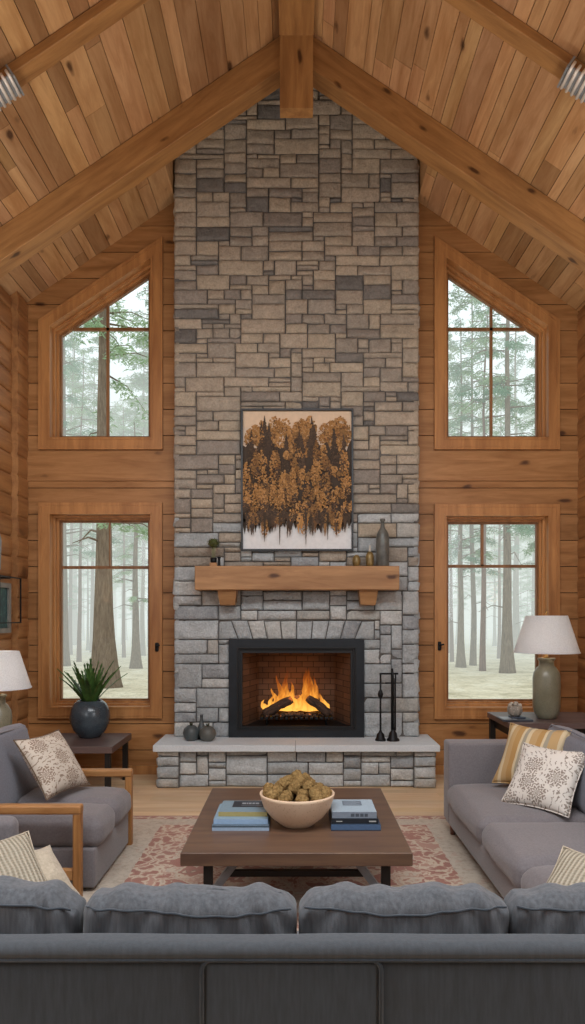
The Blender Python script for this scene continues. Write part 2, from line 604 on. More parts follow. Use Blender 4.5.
# ------------------------------------------------------------------ the room shell
WY = 7.08            # face of the gable wall
XL, XR = -2.72, 2.85
XLW, XRW = -2.80, 2.93
APEX, PITCH = 6.63, .683
TH = math.atan(PITCH)
YB = -1.6            # wall behind the camera


CHX, CHY = 1.222, 6.17   # the chimney rises through an opening in the boards


def ceil_z(x):
    return APEX - PITCH * abs(x)


# floor: oak boards across the room
m = MB()
y = YB
while y < WY + .05:
    x = XLW - .1 - R.random()
    while x < XRW + .1:
        L = R.uniform(1.1, 2.2)
        k = R.uniform(.88, 1.06)
        m.col = (k, k * R.uniform(.97, 1.0), k * R.uniform(.94, 1), 1)
        m.box(max(x, XLW - .15) + .001, min(x + L, XRW + .15) - .001, y + .001, y + .119, -.03, 0)
        x += L
    y += .12
floor = struct(m.build('floor', MAT['oakfloor'], None, True))
m = MB(); m.box(XLW - .15, XRW + .15, YB, WY + .3, -.2, -.025)
struct(m.build('trim_1', MAT['gap']))           # subfloor

# ceiling: long pine boards running from the gable wall to the camera
m = MB()
for s in (-1, 1):
    t = .0
    Lmax = 3.65 / math.cos(TH) + .1
    d = Vector((s * math.cos(TH), 0, -math.sin(TH)))
    up = Vector((s * math.sin(TH), 0, math.cos(TH)))
    o = Vector((0, 0, APEX))
    while t < 3.75:
        w = R.choice((.09, .11, .12, .13, .15, .17, .2))
        tc_ = CHX / math.cos(TH)
        if t < tc_ < t + w + .06: w = max(tc_ - t, .03)
        yend = WY + .3 if t > tc_ - .01 else CHY
        y = YB - R.uniform(0, 2.0)
        while y < yend:
            L = R.uniform(1.6, 4.2)
            y2 = min(y + L, yend); y1 = max(y, YB)
            if y2 > y1 + .02:
                k = R.choice((1.0, .98, 1.04, .9, .86, 1.0, .6, .66, .8))
                m.col = (k, k * R.uniform(.93, 1.0) * (.96 if k < .7 else 1), k * R.uniform(.88, 1.0) * (.93 if k < .7 else 1), 1)
                a, b = o + d * (t + .0025), o + d * (t + w - .0025)
                lift = R.uniform(0, .004)
                q = []
                for p in (a + up * lift, b + up * lift, b + up * .03, a + up * .03):
                    q.append(p)
                m.hexa([(q[0].x, y1, q[0].z), (q[1].x, y1, q[1].z), (q[1].x, y2 - .004, q[1].z), (q[0].x, y2 - .004, q[0].z),
                        (q[3].x, y1, q[3].z), (q[2].x, y1, q[2].z), (q[2].x, y2 - .004, q[2].z), (q[3].x, y2 - .004, q[3].z)])
            y += L
        t += w
ceiling = struct(m.build('ceiling', MAT['ceil'], None, True))
m = MB()


def deck(s, xa, xb, ya, yb, lift=.035):
    h = lambda x: APEX + lift - PITCH * x
    m.hexa([(s * xa, ya, h(xa)), (s * xb, ya, h(xb)), (s * xb, yb, h(xb)), (s * xa, yb, h(xa)),
            (s * xa, ya, h(xa) + .2), (s * xb, ya, h(xb) + .2), (s * xb, yb, h(xb) + .2), (s * xa, yb, h(xa) + .2)])


for s in (-1, 1):
    deck(s, 0, 3.3, YB, CHY)
    deck(s, CHX + .03, 3.3, CHY, WY + .4)
    deck(s, 0, CHX + .1, CHY - .1, WY + .4, .95)
struct(m.build('trim_2', MAT['ceil_gap']))      # roof deck over the boards

m = MB()
m.col = (.9, .88, .85, 1)
for s in (-1, 1):
    x = s * CHX
    xa, xb = sorted((x, x + s * .04))
    y = CHY
    while y < WY:
        m.box(xa, xb, y + .001, min(y + .13, WY + .06), ceil_z(CHX) - .0, APEX + .3); y += .13
m.prism([(-CHX, ceil_z(CHX) + .03), (0, APEX + .03), (CHX, ceil_z(CHX) + .03), (CHX, ceil_z(CHX) + .9), (0, APEX + .9), (-CHX, ceil_z(CHX) + .9)], CHY - .03, CHY - .003)
m.prism([(-CHX - .04, ceil_z(CHX) - .02), (-.5, 6.2), (.5, 6.2), (CHX + .04, ceil_z(CHX) - .02), (CHX + .04, ceil_z(CHX) + 1.1), (0, APEX + 1.1), (-CHX - .04, ceil_z(CHX) + 1.1)], WY + .012, WY + .06)
struct(m.build('trim_7', MAT['ceil'], None, True))      # boards lining that opening

# windows: polygon of the opening in the gable wall (clockwise from bottom left)
SL = .671
WIN = {}
WIN['ul'] = dict(out=[(-2.60, 3.279), (-1.35, 3.279), (-1.35, 5.423), (-2.60, 4.584)])
WIN['ur'] = dict(out=[(1.39, 3.279), (2.652, 3.279), (2.652, 4.584), (1.39, 5.43)])
WIN['ll'] = dict(out=[(-2.60, .569), (-1.355, .569), (-1.355, 2.743), (-2.60, 2.743)])
WIN['lr'] = dict(out=[(1.39, .562), (2.652, .562), (2.652, 2.727), (1.39, 2.727)])


def inset(poly, w):
    k = len(poly); res = []
    for i in range(k):
        p0, p1, p2 = Vector(poly[i - 1]), Vector(poly[i]), Vector(poly[(i + 1) % k])
        d1, d2 = (p1 - p0).normalized(), (p2 - p1).normalized()
        n1, n2 = Vector((-d1.y, d1.x)), Vector((-d2.y, d2.x))
        a, b = p0 + n1 * w, p1 + n2 * w
        den = d1.x * d2.y - d1.y * d2.x
        t = ((b.x - a.x) * d2.y - (b.y - a.y) * d2.x) / den
        q = a + d1 * t
        res.append((q.x, q.y))
    return res


def span(poly, z):
    """x extent of a convex polygon at height z."""
    xs = []
    k = len(poly)
    for i in range(k):
        (xa, za), (xb, zb) = poly[i], poly[(i + 1) % k]
        if za == zb: continue
        if min(za, zb) - 1e-9 <= z <= max(za, zb) + 1e-9:
            xs.append(xa + (xb - xa) * (z - za) / (zb - za))
    return (min(xs), max(xs)) if xs else None


for w in WIN.values():
    w['op'] = inset(w['out'], .115)

# gable wall: horizontal cedar planks cut round the windows
m = MB()
rows = [(z0, z0 + .265) for z0 in [-.02 + .265 * i for i in range(26)]]
for (z0, z1) in rows:
    k0 = R.uniform(.86, 1.05)
    segs = []
    crit = sorted({z0 + .004, z1 - .004} | {q[1] for w in WIN.values() for q in w['op'] if z0 + .004 < q[1] < z1 - .004} |
                  {zz for zz in (ceil_z(XLW), ceil_z(XRW)) if z0 + .004 < zz < z1 - .004})
    tones = {}
    for za, zb in zip(crit[:-1], crit[1:]):
        zm = (za + zb) / 2
        if za > APEX or zb - za < 1e-4: continue
        zb = min(zb, APEX - .001)

        def lim(z):
            h = (APEX + .03 - z) / PITCH
            return max(XLW - .05, -h), min(XRW + .05, h)
        cuts = []
        for key in WIN:
            op = WIN[key]['op']
            zs = [q[1] for q in op]
            if min(zs) < zm < max(zs):
                e = 1e-6
                cuts.append((span(op, za + e), span(op, zb - e)))
        cuts.sort(key=lambda c: c[0][0])
        la, lb = lim(za), lim(zb)
        left = (la[0], lb[0])
        pieces = []
        for (ca, cb) in cuts:
            pieces.append((left, (ca[0], cb[0])))
            left = (ca[1], cb[1])
        pieces.append((left, (la[1], lb[1])))
        for i, (l, r_) in enumerate(pieces):
            if r_[0] - l[0] < .01 and r_[1] - l[1] < .01: continue
            # leave the chimney's back open
            subs = [(l, r_)]
            if l[0] < -1.1 and r_[0] > 1.1 and zm < 1.45:
                subs = [(l, (-.75, -.75)), ((.75, .75), r_)]
            for (l2, r2) in subs:
                key = (round(zm / .265), l2[0] > 0)
                k = k0 * tones.setdefault(key, R.uniform(.92, 1.06))
                m.col = (k, k * .985, k * .96, 1)
                m.hexa([(l2[0], WY, za), (r2[0], WY, za), (r2[0], WY + .24, za), (l2[0], WY + .24, za),
                        (l2[1], WY, zb), (r2[1], WY, zb), (r2[1], WY + .24, zb), (l2[1], WY + .24, zb)])
wall_back = struct(m.build('wall_back', MAT['wall'], None, True))
m = MB()      # dark backing seen only in the plank joints
for (x0, x1, z0, z1) in ((XLW, -2.5, -.1, 4.7), (-1.46, -.8, -.1, 5.0), (-.8, .8, 1.5, 6.2), (.8, 1.5, -.1, 5.0), (2.54, XRW, -.1, 4.6),
                         (-2.5, -1.46, -.1, .6), (1.5, 2.54, -.1, .6), (-2.5, -1.46, 2.7, 3.3), (1.5, 2.54, 2.7, 3.3)):
    m.box(x0, x1, WY + .02, WY + .2, z0, z1)
struct(m.build('trim_3', MAT['gap']))
# belt boards between lower and upper windows
m = MB()
for (x0, x1) in ((XL, -1.2), (1.2, XR)):
    m.box(x0, x1, WY - .022, WY + .01, 2.965, 3.262)
struct(m.build('trim_4', MAT['wall'], None, True))


# side walls: half-round logs
def log_profile(z0, ztop, rows_h, xin, bulge, s):
    pts = []
    z = z0
    while z < ztop:
        for k in range(7):
            a = PI * k / 6
            zz = z + rows_h * (.5 - .5 * math.cos(a))
            if zz > ztop: break
            pts.append((xin - s * bulge * (1 - math.sin(a) ** .6), zz))
        z += rows_h
    return pts


def log_wall(name, s, xin, y0, y1, ztop, back, bulge=.06, h=.2, cap=False):
    """xin = innermost point of the logs, s = +1 for a wall on the right (x grows outwards)."""
    m = SM()
    prof = [(x + 0, z) for x, z in log_profile(-.02, ztop, h, 0, bulge, -1)]
    n0 = len(m.v)
    for (dx, z) in prof:
        wob = .006 * noise.noise(Vector((0, z * 7, s * 3)))
        m.v.append((xin + s * (dx + wob), y0, z)); m.v.append((xin + s * (dx + wob), y1, z))
    for i in range(len(prof) - 1):
        row = int((prof[i][1] + .03) / h)
        k = .84 + .22 * random.Random(row * 13 + int(s) + 5).random()
        m.col = (k, k * .98, k * .95, 1)
        a = n0 + 2 * i
        q = (a, a + 1, a + 3, a + 2)
        m.face(q if s > 0 else tuple(reversed(q)))
    m.smooth = False
    m.col = (.8, .78, .74, 1)
    xa, xb = sorted((xin + s * bulge * 1.1, xin + s * back))
    m.box(xa, xb, y0 + (.004 if cap else 0), y1, -.1, ztop + .05)
    if cap:   # end grain of the stacked log ends
        for i in range(len(prof) - 1):
            (d0, z0), (d1, z1) = prof[i], prof[i + 1]
            pts = [(xin + s * d0, y0, z0), (xin + s * d1, y0, z1), (xin + s * back, y0, z1), (xin + s * back, y0, z0)]
            m.poly(pts)
    return struct(m.build(name, MAT['wall_y'], None, True))


log_wall('wall_left', -1, XLW + .03, YB, WY, ceil_z(XLW) - .02, .3, .024)
log_wall('wall_right', 1, XRW - .03, YB, WY, ceil_z(XRW) - .02, .3, .024)
log_wall('trim_5', -1, XL + .01, 6.82, WY - .002, ceil_z(XL) - .02, .16, .013, .2, True)
log_wall('trim_6', 1, XR - .01, 6.82, WY - .002, ceil_z(XR) - .02, .16, .013, .2, True)
# wall behind the camera
m = MB(); m.col = (1, 1, 1, 1)
m.prism([(XLW - .1, -.1), (XRW + .1, -.1), (XRW + .1, ceil_z(XRW) + .1), (0, APEX + .1), (XLW - .1, ceil_z(XLW) + .1)], YB - .1, YB)
struct(m.build('wall_front', MAT['wall'], None, True))
m = MB()
m.box(XL, -1.3, WY - .018, WY + .01, 0, .09); m.box(1.3, XR, WY - .018, WY + .01, 0, .09)
struct(m.build('baseboard_back', MAT['casing']))


# windows
def make_window(idx, key, vert, horiz, latch):
    w = WIN[key]
    out, op = w['out'], w['op']
    root = bpy.data.objects.new('window_%d' % idx, None); C.objects.link(root); struct(root)
    cx = sum(p[0] for p in out) / 4
    root.location = (cx, WY, out[0][1])
    M = Matrix.Translation((-cx, -WY, -out[0][1]))

    def part(name, mb, mat_, parent=root):
        ob = mb.build(name, mat_, parent)
        ob.data.transform(M)
        return ob
    m = MB(); m.ring(out, op, WY - .035, WY + .012)
    casing = part('casing', m, MAT['casing'])
    m = MB(); m.ring(inset(out, .022), inset(out, .034), WY - .04, WY - .03); m.ring(inset(out, .1), inset(out, .118), WY - .043, WY - .0)
    part('casing_bead', m, MAT['casing'], casing)
    m = MB(); m.ring(inset(out, .1), inset(out, .118), WY, WY + .24)
    m.ring(inset(out, .117), inset(out, .14), WY + .06, WY + .20); m.ring(inset(out, .139), inset(out, .16), WY + .11, WY + .20)
    part('jamb', m, MAT['casing'])
    sp = inset(out, .15)
    gp = inset(out, .178)
    m = MB(); m.ring(sp, gp, WY + .145, WY + .19)
    part('sash', m, MAT['sash'])
    m = MB(); m.poly([(x, WY + .17, z) for x, z in gp])
    part('glass', m, MAT['glass'])
    m = MB()
    zt = max(q[1] for q in gp); zb = min(q[1] for q in gp)
    hz = at(0, horiz, WY + .165).z
    e = span(gp, hz)
    m.box(e[0], e[1], WY + .155, WY + .185, hz - .015, hz + .015)
    if vert:
        vx = at(vert[0], 0, WY + .165).x
        hw = .007 if key == 'll' else .014
        top = zt
        for k in range(4):
            (xa, za), (xb, zb2) = gp[k], gp[(k + 1) % 4]
            if xa != xb and min(xa, xb) <= vx <= max(xa, xb):
                zz = za + (zb2 - za) * (vx - xa) / (xb - xa)
                if zz > zb + .1: top = zz
        m.box(vx - hw, vx + hw, WY + .155, WY + .185, hz if vert[1] else zb, top)
    part('muntin', m, MAT['sash'])
    if latch:
        q = at(latch[0], latch[1], WY - .04)
        m = SM(); m.rbox(q.x - .018, q.x + .018, WY - .055, WY - .033, q.z - .045, q.z + .045, .01, (1, 1, 1))
        m.tube([(q.x, WY - .05, q.z + .01), (q.x + .0, WY - .085, q.z + .01), (q.x + .035, WY - .09, q.z + .02)], .009, 8)
        part('latch', m, MAT['iron'])
    return root


make_window(1, 'ul', (108, False), 329.4, None)
make_window(2, 'ur', (491, False), 329.4, None)
make_window(3, 'll', (110, True), 567.5, (157, 647))
make_window(4, 'lr', (482, True), 566.3, (439.5, 646))


# ------------------------------------------------------------------ roof timbers
def rafter(s, y0, y1, depth, label, tip=.0, x_end=3.0):
    """timber against the slope; local x runs along it from the ridge."""
    t = thing('roof_rafter', label, 'rafter', (0, (y0 + y1) / 2, APEX))
    m = SM(); m.smooth = False
    L = x_end / math.cos(TH)
    m.rbox(tip, L, -(y1 - y0) / 2, (y1 - y0) / 2, -depth * math.cos(TH), -.001, .008, (1, 1, 1))
    o = m.build('timber', MAT['beam'], t)
    o.rotation_euler = (0, TH, 0) if s > 0 else (0, TH, PI)
    return t


rafter(-1, 5.95, 6.15, .292, 'heavy rafter sloping down left from the king post in front of the chimney', .08, 2.78)
rafter(1, 5.95, 6.15, .292, 'heavy rafter sloping down right from the king post in front of the chimney', .08, 2.90)
rafter(-1, 4.70, 4.84, .085, 'slim rafter crossing the top left of the plank ceiling', .12, 2.78)
rafter(1, 4.70, 4.84, .085, 'slim rafter crossing the top right of the plank ceiling', .12, 2.90)
m = MB(); m.prism([(-.139, 5.845), (.139, 5.845), (.139, 6.53), (0, 6.62), (-.139, 6.53)], 5.85, 5.97)
kp = m.build('king_post', MAT['beam_z'])
base_to(kp, (0, 5.91, 5.845)); tag(kp, 'square hanging king post at the peak where the heavy rafters meet', 'post')
m = MB(); m.prism([(-.142, 6.45), (.142, 6.45), (.142, 6.53), (0, 6.62), (-.142, 6.53)], YB + .02, 5.85)
rb = m.build('ridge_timber', MAT['beam_y'])
base_to(rb, (0, 2.2, 6.45)); tag(rb, 'ridge beam running along the peak of the ceiling', 'beam')


# ribbed metal vents under the slim rafters
def vent(s, label, x0, x1):
    zc = ceil_z(x0)
    t = thing('ceiling_vent', label, 'vent', (s * x0, 4.72, zc), 0, 'metal ceiling vents')
    m = MB()
    L = (x1 - x0) / math.cos(TH)
    m.box(0, L, -.085, .085, -.13, -.118)
    m.box(0, .014, -.09, .09, -.148, -.06); m.box(L - .014, L, -.09, .09, -.148, -.06)
    a = m.build('frame', MAT['steel'], t)
    m = SM()
    k = 0
    x = .03
    while x < L - .02:
        m.tube([(x, -.088, -.09), (x, -.088, -.135), (x, .088, -.135), (x, .088, -.09)], .011, 8)
        x += .042
    b = m.build('ribs', plain('bright_metal_%d' % (s + 2), '#f2efe9', .4, .3, .06), t)
    for o in (a, b):
        o.rotation_euler = (0, TH, 0) if s > 0 else (0, TH, PI)


vent(-1, 'ribbed silver vent on the left slope under the slim rafter', 1.95, 2.34)
vent(1, 'ribbed silver vent on the right slope under the slim rafter', 1.87, 2.32)


# ------------------------------------------------------------------ stone fireplace
CY = 6.90            # face of the chimney
CX = 1.21
HZ = .407            # top of the hearth


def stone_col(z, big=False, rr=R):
    t = max(0, min(1, (z - 1.75) / 1.1))  # warm dim light above and bright cool light below painted into stone colours
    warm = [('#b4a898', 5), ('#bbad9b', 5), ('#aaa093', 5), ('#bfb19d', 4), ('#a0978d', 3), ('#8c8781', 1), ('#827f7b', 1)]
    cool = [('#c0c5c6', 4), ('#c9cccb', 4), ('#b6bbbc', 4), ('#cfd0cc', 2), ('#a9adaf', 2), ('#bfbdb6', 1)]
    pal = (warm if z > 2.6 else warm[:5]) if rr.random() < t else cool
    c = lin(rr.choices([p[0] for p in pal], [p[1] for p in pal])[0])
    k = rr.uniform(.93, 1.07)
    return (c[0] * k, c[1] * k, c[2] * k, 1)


def stone(m, x0, x1, z0, z1, yf, rough, rr, poly=None, axis='y', sgn=-1):
    """one squared fieldstone; face points towards -Y (or sideways for axis x)."""
    g = rr.uniform(.0025, .0045)
    w, h = x1 - x0, z1 - z0
    nx, nz = max(2, int(w / .045)), max(2, int(h / .045))
    us = [0, .016 / w] + [i / nx for i in range(1, nx)] + [1 - .016 / w, 1]
    vs = [0, .016 / h] + [i / nz for i in range(1, nz)] + [1 - .016 / h, 1]
    us = sorted(set(us)); vs = sorted(set(vs))
    j = .003
    c = poly or [(x0 + g + rr.uniform(0, j), z0 + g + rr.uniform(0, j)), (x1 - g - rr.uniform(0, j), z0 + g + rr.uniform(0, j)),
                 (x1 - g - rr.uniform(0, j), z1 - g - rr.uniform(0, j)), (x0 + g + rr.uniform(0, j), z1 - g - rr.uniform(0, j))]
    off = rr.uniform(-.006, .006); sd = rr.uniform(0, 90)
    tx, tz = rr.uniform(-.02, .02), rr.uniform(-.03, .03)
    n0 = len(m.v)
    for b, v in enumerate(vs):
        for a, u in enumerate(us):
            X = (c[0][0] * (1 - u) + c[1][0] * u) * (1 - v) + (c[3][0] * (1 - u) + c[2][0] * u) * v
            Z = (c[0][1] * (1 - u) + c[1][1] * u) * (1 - v) + (c[3][1] * (1 - u) + c[2][1] * u) * v
            edge = a in (0, len(us) - 1) or b in (0, len(vs) - 1)
            d = off + tx * (u - .5) + tz * (v - .5) + rough * noise.fractal(Vector((X * 9 + sd, Z * 9, sd)), 1.0, 2.0, 3)
            if edge: d = max(d, -.005) + .009
            if axis == 'y': m.v.append((X, yf + d, Z))
            else: m.v.append((yf - sgn * d, X, Z))
    nu = len(us)
    for b in range(len(vs) - 1):
        for a in range(nu - 1):
            q = (n0 + b * nu + a, n0 + b * nu + a + 1, n0 + (b + 1) * nu + a + 1, n0 + (b + 1) * nu + a)
            m.face(q)
    # skirt back to the mortar
    rim = [n0 + a for a in range(nu)] + [n0 + b * nu + nu - 1 for b in range(1, len(vs))] + \
          [n0 + (len(vs) - 1) * nu + a for a in range(nu - 2, -1, -1)] + [n0 + b * nu for b in range(len(vs) - 2, 0, -1)]
    n1 = len(m.v)
    for i in rim:
        p = m.v[i]
        m.v.append((p[0], yf + .05, p[2]) if axis == 'y' else (yf - sgn * .05, p[1], p[2]))
    k = len(rim)
    for i in range(k):
        m.face((rim[i], n1 + i, n1 + (i + 1) % k, rim[(i + 1) % k]))


def ashlar(m, x0, z0, cw, ch, nx, nz, skip, yf, sizes, rough, rr, colf, axis='y', sgn=-1):
    used = [[skip(i, j) for i in range(nx)] for j in range(nz)]
    for j in range(nz):
        for i in range(nx):
            if used[j][i]: continue
            w, h = sizes(j, rr)
            ww = 0
            while ww < w and i + ww < nx and not used[j][i + ww]: ww += 1
            hh = 1
            while hh < h and j + hh < nz and not any(used[j + hh][i + q] for q in range(ww)): hh += 1
            if ww == 1 and hh > 2: hh = 2
            # swallow a leftover single cell at the right
            if i + ww < nx and not used[j][i + ww] and (i + ww + 1 >= nx or used[j][i + ww + 1]) and \
               not any(used[j + q][i + ww] for q in range(hh)):
                ww += 1
            for b in range(hh):
                for a in range(ww): used[j + b][i + a] = True
            m.col = colf(z0 + (j + hh / 2) * ch)
            stone(m, x0 + i * cw, x0 + (i + ww) * cw, z0 + j * ch, z0 + (j + hh) * ch, yf, rough(z0 + j * ch), rr, None, axis, sgn)


fire = thing('stone_fireplace', 'tall grey fieldstone chimney with raised stone hearth between the windows', 'fireplace', (0, CY, 0))
IM = Matrix.Translation((0, -CY, 0))
cw, ch = 2 * CX / 44, .048
rr = random.Random(5)
m = SM()


def skip_main(i, j):
    x, z = -CX + (i + .5) * cw, HZ + (j + .5) * ch
    if 10 <= i < 34 and j < 20: return True
    if 8 <= i < 36 and 20 <= j < 24: return True
    return HZ + j * ch > ceil_z(x) + .8


def sizes_main(j, q):
    if j < 32:
        w_ = q.choice((3, 4, 5, 6, 7, 8)); return w_, min(w_, q.choice((2, 2, 3, 3, 4, 5)))
    w_ = q.choice((2, 3, 4, 4, 5, 6, 7, 8)); return w_, min(max(1, w_ - 1), q.choice((1, 2, 2, 2, 3, 3)))


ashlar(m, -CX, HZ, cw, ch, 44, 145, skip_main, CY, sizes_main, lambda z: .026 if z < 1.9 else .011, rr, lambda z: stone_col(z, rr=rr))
# soldier course over the firebox
xa, xb, za, zb = -CX + 8 * cw, -CX + 36 * cw, HZ + 20 * ch, HZ + 24 * ch
nv = 10
for i in range(nv):
    e0, e1 = i / nv, (i + 1) / nv
    fan = .085
    bx0, bx1 = xa + (xb - xa) * e0, xa + (xb - xa) * e1
    sh0, sh1 = (e0 - .5) * 2 * fan, (e1 - .5) * 2 * fan
    if i == 0: sh0 = 0
    if i == nv - 1: sh1 = 0
    b0, b1 = bx0 - sh0 * .6 + .005, bx1 - sh1 * .6 - .005
    t0, t1 = bx0 + sh0 * .4 + .005, bx1 + sh1 * .4 - .005
    if i == 0: b0 = t0 = xa + .005
    if i == nv - 1: b1 = t1 = xb - .005
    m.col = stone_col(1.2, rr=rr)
    stone(m, bx0, bx1, za, zb, CY, .012, rr, [(b0, za + .005), (b1, za + .005), (t1, zb - .006 - rr.uniform(0, .012)), (t0, zb - .006 - rr.uniform(0, .012))])
# side faces of the chimney breast
for s in (-1, 1):
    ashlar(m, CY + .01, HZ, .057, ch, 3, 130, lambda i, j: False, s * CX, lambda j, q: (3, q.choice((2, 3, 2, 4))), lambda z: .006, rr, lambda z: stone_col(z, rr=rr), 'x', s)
o = m.build('chimney_stonework', MAT['stone'], fire, True); o.data.transform(IM)
m = MB()
m.box(-CX + .02, -.66, CY + .028, WY - .004, HZ, 6.5); m.box(.66, CX - .02, CY + .028, WY - .004, HZ, 6.5)
m.box(-.66, .66, CY + .028, WY - .004, 1.36, 6.98)
o = m.build('mortar_core', MAT['mortar'], fire); o.data.transform(IM)
# hearth: recessed base wall between two corner piers
m = SM()
BZ = .345
BY = 6.54
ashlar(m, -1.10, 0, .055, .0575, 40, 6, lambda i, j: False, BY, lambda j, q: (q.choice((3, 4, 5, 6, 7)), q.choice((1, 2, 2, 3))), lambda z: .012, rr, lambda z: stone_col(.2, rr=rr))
for s in (-1, 1):
    x0 = s * 1.195 - .1
    z = 0
    for h in (.09, .11, .09, .055):
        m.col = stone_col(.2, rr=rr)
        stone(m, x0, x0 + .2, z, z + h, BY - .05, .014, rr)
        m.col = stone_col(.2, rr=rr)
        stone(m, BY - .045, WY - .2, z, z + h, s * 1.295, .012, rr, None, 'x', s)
        z += h
o = m.build('hearth_base', MAT['stone'], fire, True); o.data.transform(IM)
m = MB(); m.box(-1.08, 1.08, BY + .03, WY - .004, 0, BZ); m.box(-1.26, -1.09, BY - .02, WY - .004, 0, BZ); m.box(1.09, 1.26, BY - .02, WY - .004, 0, BZ)
o = m.build('mortar_core', MAT['mortar'], fire); o.data.transform(IM)
m = SM(); m.smooth = False
for (a, b) in ((-1.325, -.01), (-.008, 1.325)):
    m.rbox(a, b, 6.45, WY - .01, BZ, HZ, .008, (14, 6, 1), lambda u, v, w, p: p + Vector((0, .004 * noise.noise(p * 22) if v < -.98 else 0, 0)))
o = m.build('hearth_slab', MAT['slab'], fire); o.data.transform(IM)

# firebox insert
ins = thing('fireplace_insert', 'black metal framed firebox with firebrick lining above the hearth', 'fireplace insert', (0, CY, HZ))
IM2 = Matrix.Translation((0, -CY, -HZ))


def rect(x0, x1, z0, z1): return [(x0, z0), (x1, z0), (x1, z1), (x0, z1)]


m = MB(); m.ring(rect(-.665, .665, HZ, 1.37), rect(-.585, .585, HZ + .075, 1.29), CY - .03, CY + .05)
o = m.build('outer_frame', MAT['insert'], ins); o.data.transform(IM2)
m = MB()
m.ring(rect(-.59, .59, HZ + .07, 1.295), rect(-.56, .56, HZ + .09, 1.27), CY - .012, CY + .08)
m.ring(rect(-.562, .562, HZ + .088, 1.272), rect(-.535, .535, HZ + .105, 1.235), CY + .01, CY + .1)
m.ring(rect(-.59, .59, HZ + .07, 1.295), rect(-.578, .578, HZ + .08, 1.284), CY - .036, CY - .01)
o = m.build('inner_frame', MAT['insert_in'], ins); o.data.transform(IM2)
m = MB()
y0, y1 = CY + .05, CY + .50
fl, fr, bl, br_, zb_, zt_ = -.54, .54, -.40, .40, HZ + .095, 1.26
m.poly([(fl, y0, zb_), (bl, y1, zb_), (bl, y1, zt_), (fl, y0, zt_)])
m.poly([(br_, y1, zb_), (fr, y0, zb_), (fr, y0, zt_), (br_, y1, zt_)])
m.poly([(bl, y1, zb_), (br_, y1, zb_), (br_, y1, zt_), (bl, y1, zt_)])
o = m.build('brick_lining', m_brick(), ins); o.data.transform(IM2)
m = MB()
m.poly([(fl, y0, zb_), (fr, y0, zb_), (br_, y1, zb_), (bl, y1, zb_)])
m.poly([(fl, y0, zt_), (bl, y1, zt_), (br_, y1, zt_), (fr, y0, zt_)])
m.box(-.7, -.66, CY + .06, CY + .56, HZ, 1.4); m.box(.66, .7, CY + .06, CY + .56, HZ, 1.4)
m.box(-.7, .7, CY + .54, CY + .56, HZ, 1.4); m.box(-.7, .7, CY + .06, CY + .56, 1.36, 1.4); m.box(-.7, .7, CY + .06, CY + .56, HZ, HZ + .04)
o = m.build('metal_shell', MAT['insert_in'], ins); o.data.transform(IM2)

# the fire itself
FZ = zb_
FYC = CY + .26
CHAR = m_char()
gr = thing('fire_grate', 'black iron grate holding the burning logs', 'grate', (0, FYC, FZ))
m = SM()
for k in range(15):
    x = -.35 + .05 * k
    m.rbox(x - .019, x + .019, -.15, .12, .055, .085, .008, (1, 2, 1))
m.build('bars', MAT['iron'], gr)
for gx in (-.3, .3):
    for gy in (-.1, .08):
        m = SM(); m.tube([(gx, gy, .06), (gx, gy, 0)], .012, 8); m.build('foot', MAT['iron'], gr)
eb = SM()
for k in range(60):
    x, y = R.uniform(-.36, .36), R.uniform(-.15, .10)
    r = R.uniform(.014, .026)
    eb.rbox(x - r, x + r, y - r, y + r, .085, .085 + r * 1.2, r * .5, (1, 1, 1))
o = eb.build('ember_bed', m_ember()); o.location = (0, FYC, FZ)
tag(o, 'glowing bed of charred embers on the grate', 'embers', None, 'stuff')


def log(label, p, q, r, seed):
    p, q = Vector(p), Vector(q)
    L = (q - p).length
    m = SM()
    path = [(-L / 2 + L * i / 9, .004 * math.sin(i * 1.3 + seed), .004 * math.cos(i * .9 + seed)) for i in range(10)]
    m.tube(path, [r * (.8 if i in (0, 9) else 1 + .06 * math.sin(i * 2.1 + seed)) for i in range(10)], 12)
    o = m.build('burning_log', CHAR)
    for v in o.data.vertices:
        v.co += Vector((0, v.co.y, v.co.z)).normalized() * .006 * noise.noise(v.co * 26 + Vector((seed, 0, 0)))
    o.location = (p + q) / 2
    o.rotation_mode = 'QUATERNION'
    o.rotation_quaternion = Vector((1, 0, 0)).rotation_difference(q - p)
    tag(o, label, 'log')


